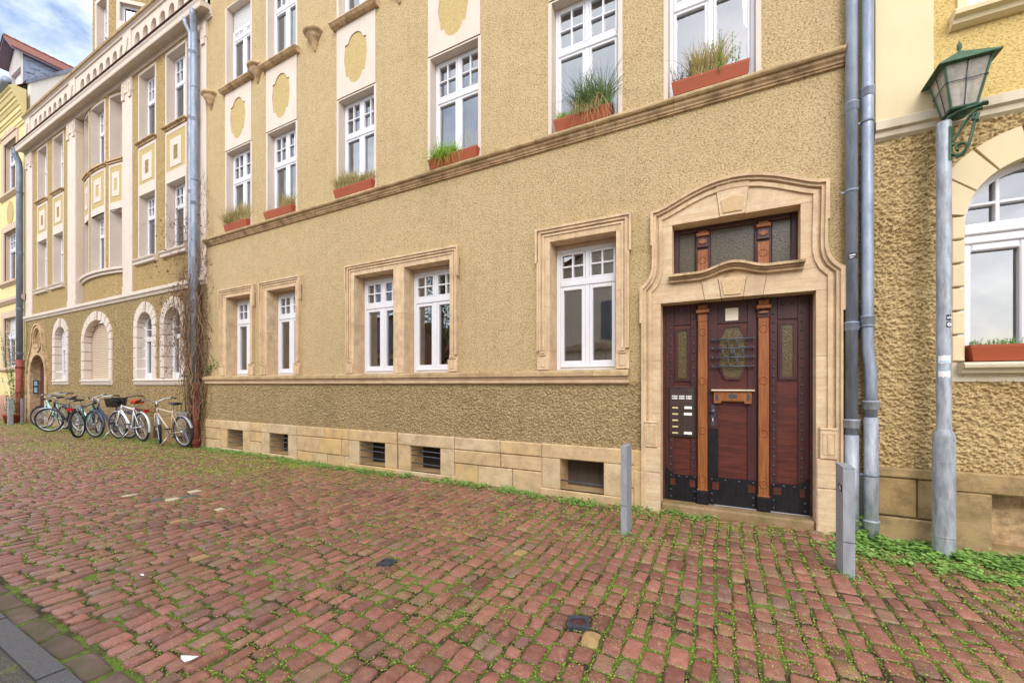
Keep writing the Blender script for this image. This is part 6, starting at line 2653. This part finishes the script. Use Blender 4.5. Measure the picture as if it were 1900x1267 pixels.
# ------------------------------------------------------------------ the dry creeper round the pipes
def creeper():
    t = thing('climbing_vine', (-10.8, -.15, 0), 'leafless brown creeper tangled round the grey drainpipes beside the bicycles', 'climbing plant')
    a, b = MB(), MB()
    rr = random.Random(21)
    tips = []
    for k in range(380):
        mb = a if rr.random() < .55 else b
        kind = rr.random()
        if kind < .42:          # main stems climbing the pipes
            s, z, q = rr.gauss(-10.78, .20), rr.uniform(.0, 2.8), rr.uniform(.02, .26)
            ds, dz, n = 0, 1, rr.randint(10, 26)
        elif kind < .74:       # thin shoots spreading left over the wall
            s, z, q = rr.uniform(-11.5, -10.75), rr.uniform(2.0, 5.4), rr.uniform(.01, .10)
            ds, dz, n = -.7, rr.uniform(-.7, .8), rr.randint(6, 18)
        elif kind < .92:       # shoots on the right of the pipes
            s, z, q = rr.gauss(-10.48, .05), rr.uniform(2.0, 6.0), rr.uniform(.02, .2)
            ds, dz, n = .15, rr.uniform(-.8, .9), rr.randint(5, 12)
        else:                  # hanging strands before the left arched window
            s, z, q = rr.uniform(-11.9, -11.0), rr.uniform(2.2, 4.2), rr.uniform(.02, .12)
            ds, dz, n = -.25, -.8, rr.randint(8, 18)
        pts = [(s, -q, z)]
        ang = math.atan2(dz, ds if abs(ds) > 1e-3 else rr.uniform(-.4, .4))
        for i in range(n):
            ang += rr.gauss(0, .38)
            if kind < .42:
                ang += .25 * (math.pi / 2 - ang)
            st = rr.uniform(.08, .16)
            s += math.cos(ang) * st
            z += math.sin(ang) * st
            if kind < .42:
                s += (-10.78 - s) * .06
            q = min(.30, max(.02, q + rr.gauss(0, .03)))
            if z > 6.3 or z < 0.02 or s > -10.15:
                break
            pts.append((s, -q, z))
        if len(pts) > 2:
            w = rr.uniform(.003, .008) * (1.6 if rr.random() < .2 else 1) if kind < .42 else rr.uniform(.002, .0045)
            mb.tube(pts, [w * (1 - .6 * i / len(pts)) for i in range(len(pts))], 4, caps=False)
            tips += pts[::2]
    a.build('pale_stem', M['stem'], t)
    b.build('brown_stem', M['stem_dark'], t)
    P = [(p[0] + rr.gauss(0, .03), min(-.01, p[1] + rr.gauss(0, .02)), p[2] + rr.gauss(0, .03)) for p in tips if rr.random() < .42]
    o = leaf_cloud('dry_leaf', np.array(P), np.array([rr.uniform(.012, .028) for _ in P]), M['dry_leaf'], 2.0, .7, 5)
    o.parent = t
    o.location = -t.location
    o['kind'] = 'stuff'
    P = []
    for _ in range(150):
        z = rr.uniform(.05, 1.9)
        P.append((rr.gauss(-10.8, .16), -rr.uniform(.05, .25), z))
    for _ in range(40):
        u = rr.random()
        P.append((-10.45 + .45 * u, -.03 - rr.random() * .06, 1.72 + .28 * u + rr.gauss(0, .04)))
    o = leaf_cloud('green_leaf', np.array(P), np.array([rr.uniform(.016, .034) for _ in P]), M['ivy'], 1.6, .8, 6)
    o.parent = t
    o.location = -t.location
    o['kind'] = 'stuff'


creeper()


# ------------------------------------------------------------------ small things lying on the street
def cover(x0, y0, rz, label, w=.075, rust=True):
    z = float(wav(np.array(x0), np.array(y0))) + .004
    t = thing('valve_cover', (x0, y0, z), label, 'valve cover', None, True, (0, 0, R(rz)))
    mb = MB()
    ring = arc(0, 0, w * .72, w * .55, 0, 360, 20)[:-1]
    sq = [(-w, -w), (w, -w), (w, w), (-w, w)]
    tmp = MB().prism(sq, -.05, .010, holes=[ring])
    mb.v = [(p[0], p[2], -p[1]) for p in tmp.v]
    mb.f = [tuple(f[::-1]) for f in tmp.f]
    mb.v = [(p[0], p[1], p[2]) for p in mb.v]
    mb.mi = [0] * len(mb.f)
    mb.sm = [False] * len(mb.f)
    for k in range(16):
        a = 2 * math.pi * k / 16
        mb.box(math.cos(a) * w * .86 - .004, math.cos(a) * w * .86 + .004, -math.sin(a) * w * .86 - .004, -math.sin(a) * w * .86 + .004, .008, .014)
    mb.build('cover_frame', M['wrought'], t)
    mb = MB()
    mb.lathe([(0, .007), (w * .66, .006), (w * .68, .0)], (0, 0, 0), 20)
    for k in (-1, 0, 1):
        mb.box(-w * .3, w * .3, k * w * .22 - .004, k * w * .22 + .004, .006, .010)
    mb.build('cover_lid', M['dark_iron'] if rust else M['wrought'], t)


cover(-.81, -2.67, 20, 'small square cast iron valve cover with a rusty round lid among the cobbles', .066)
cover(-2.43, -2.62, 8, 'small dark valve cover flush in the cobbles, farther from the camera', .058, False)


def scrap(x0, y0, pts, label, h=.012):
    z = float(wav(np.array(x0), np.array(y0)))
    n = len(pts)
    v = [(x0 + p[0], y0 + p[1], z + .012 + h * (p[0] * 9) ** 2 + .004 * math.sin(i * 2)) for i, p in enumerate(pts)]
    mb = MB()
    mb.add(v + [(a, b, c - .001) for a, b, c in v], [tuple(range(n)), tuple(range(n, 2 * n))[::-1]] + [(i, i + n, (i + 1) % n + n, (i + 1) % n) for i in range(n)])
    tag(mb.build('paper_scrap', M['scrap']), label, 'litter')


gx, gy = -2.54, -3.95
scrap(gx, gy, [(-.055, -.012), (-.02, -.026), (.015, -.026), (.035, -.008), (.045, .028), (.01, .024), (-.02, .012)], 'leaf shaped white paper scrap lying on the cobbles at the lower left')
scrap(-3.96, -3.61, [(-.03, -.008), (.02, -.02), (.032, -.006), (-.01, .010)], 'small white strip of paper on the cobbles left of the larger scrap')

# ------------------------------------------------------------------ light, sky and camera
w = bpy.data.worlds.new('World')
scene.world = w
w.use_nodes = True
nt = w.node_tree
bg = nt.nodes['Background']
SUN_EL, SUN_AZ = 38, 160      # azimuth clockwise from +y
sky = nt.nodes.new('ShaderNodeTexSky')
sky.sky_type = 'NISHITA'
sky.sun_disc = False
sky.sun_elevation = R(SUN_EL)
sky.sun_rotation = R(SUN_AZ)
sky.air_density = 1.0
sky.dust_density = 2.0
tc = nt.nodes.new('ShaderNodeTexCoord')
mp = nt.nodes.new('ShaderNodeMapping')
mp.inputs['Scale'].default_value = (1, 1, 1.8)
mp.inputs['Location'].default_value = (.35, .2, .1)
nz = nt.nodes.new('ShaderNodeTexNoise')
nz.inputs['Scale'].default_value = 2.6
nz.inputs['Detail'].default_value = 7
nz.inputs['Roughness'].default_value = .58
nz.inputs['Distortion'].default_value = .4
cr = nt.nodes.new('ShaderNodeValToRGB')
cr.color_ramp.elements[0].position = .33
cr.color_ramp.elements[1].position = .58
mx = nt.nodes.new('ShaderNodeMix')
mx.data_type = 'RGBA'
mx.inputs[7].default_value = (7.6, 7.75, 8.1, 1)
nt.links.new(tc.outputs['Generated'], mp.inputs['Vector'])
nt.links.new(mp.outputs['Vector'], nz.inputs['Vector'])
nt.links.new(nz.outputs['Fac'], cr.inputs['Fac'])
nt.links.new(cr.outputs['Color'], mx.inputs[0])
nt.links.new(sky.outputs['Color'], mx.inputs[6])
nt.links.new(mx.outputs[2], bg.inputs['Color'])
bg.inputs['Strength'].default_value = .15

sl = bpy.data.lights.new('sun', 'SUN')
sl.energy = .9
sl.angle = R(30)
sl.color = (1.0, .96, .91)
so = bpy.data.objects.new('sun', sl)
COL.objects.link(so)
a = R(SUN_AZ)
dv = Vector((math.sin(a) * math.cos(R(SUN_EL)), math.cos(a) * math.cos(R(SUN_EL)), math.sin(R(SUN_EL))))
so.rotation_euler = dv.to_track_quat('Z', 'Y').to_euler()

cam = bpy.data.cameras.new('camera')
co = bpy.data.objects.new('camera', cam)
COL.objects.link(co)
co.location = (0, -5.096, 1.47)
co.rotation_euler = (R(90), 0, R(27.6))
cam.sensor_width = 36
cam.lens = 36 * 765 / 1900
cam.shift_y = 79.5 / 1900
cam.clip_start = .05
cam.clip_end = 2000
scene.camera = co
vs = scene.view_settings
vs.view_transform = 'Standard'
vs.look = 'None'
vs.exposure = .95
vs.gamma = 1
scene.cycles.max_bounces = 8
scene.cycles.transparent_max_bounces = 12
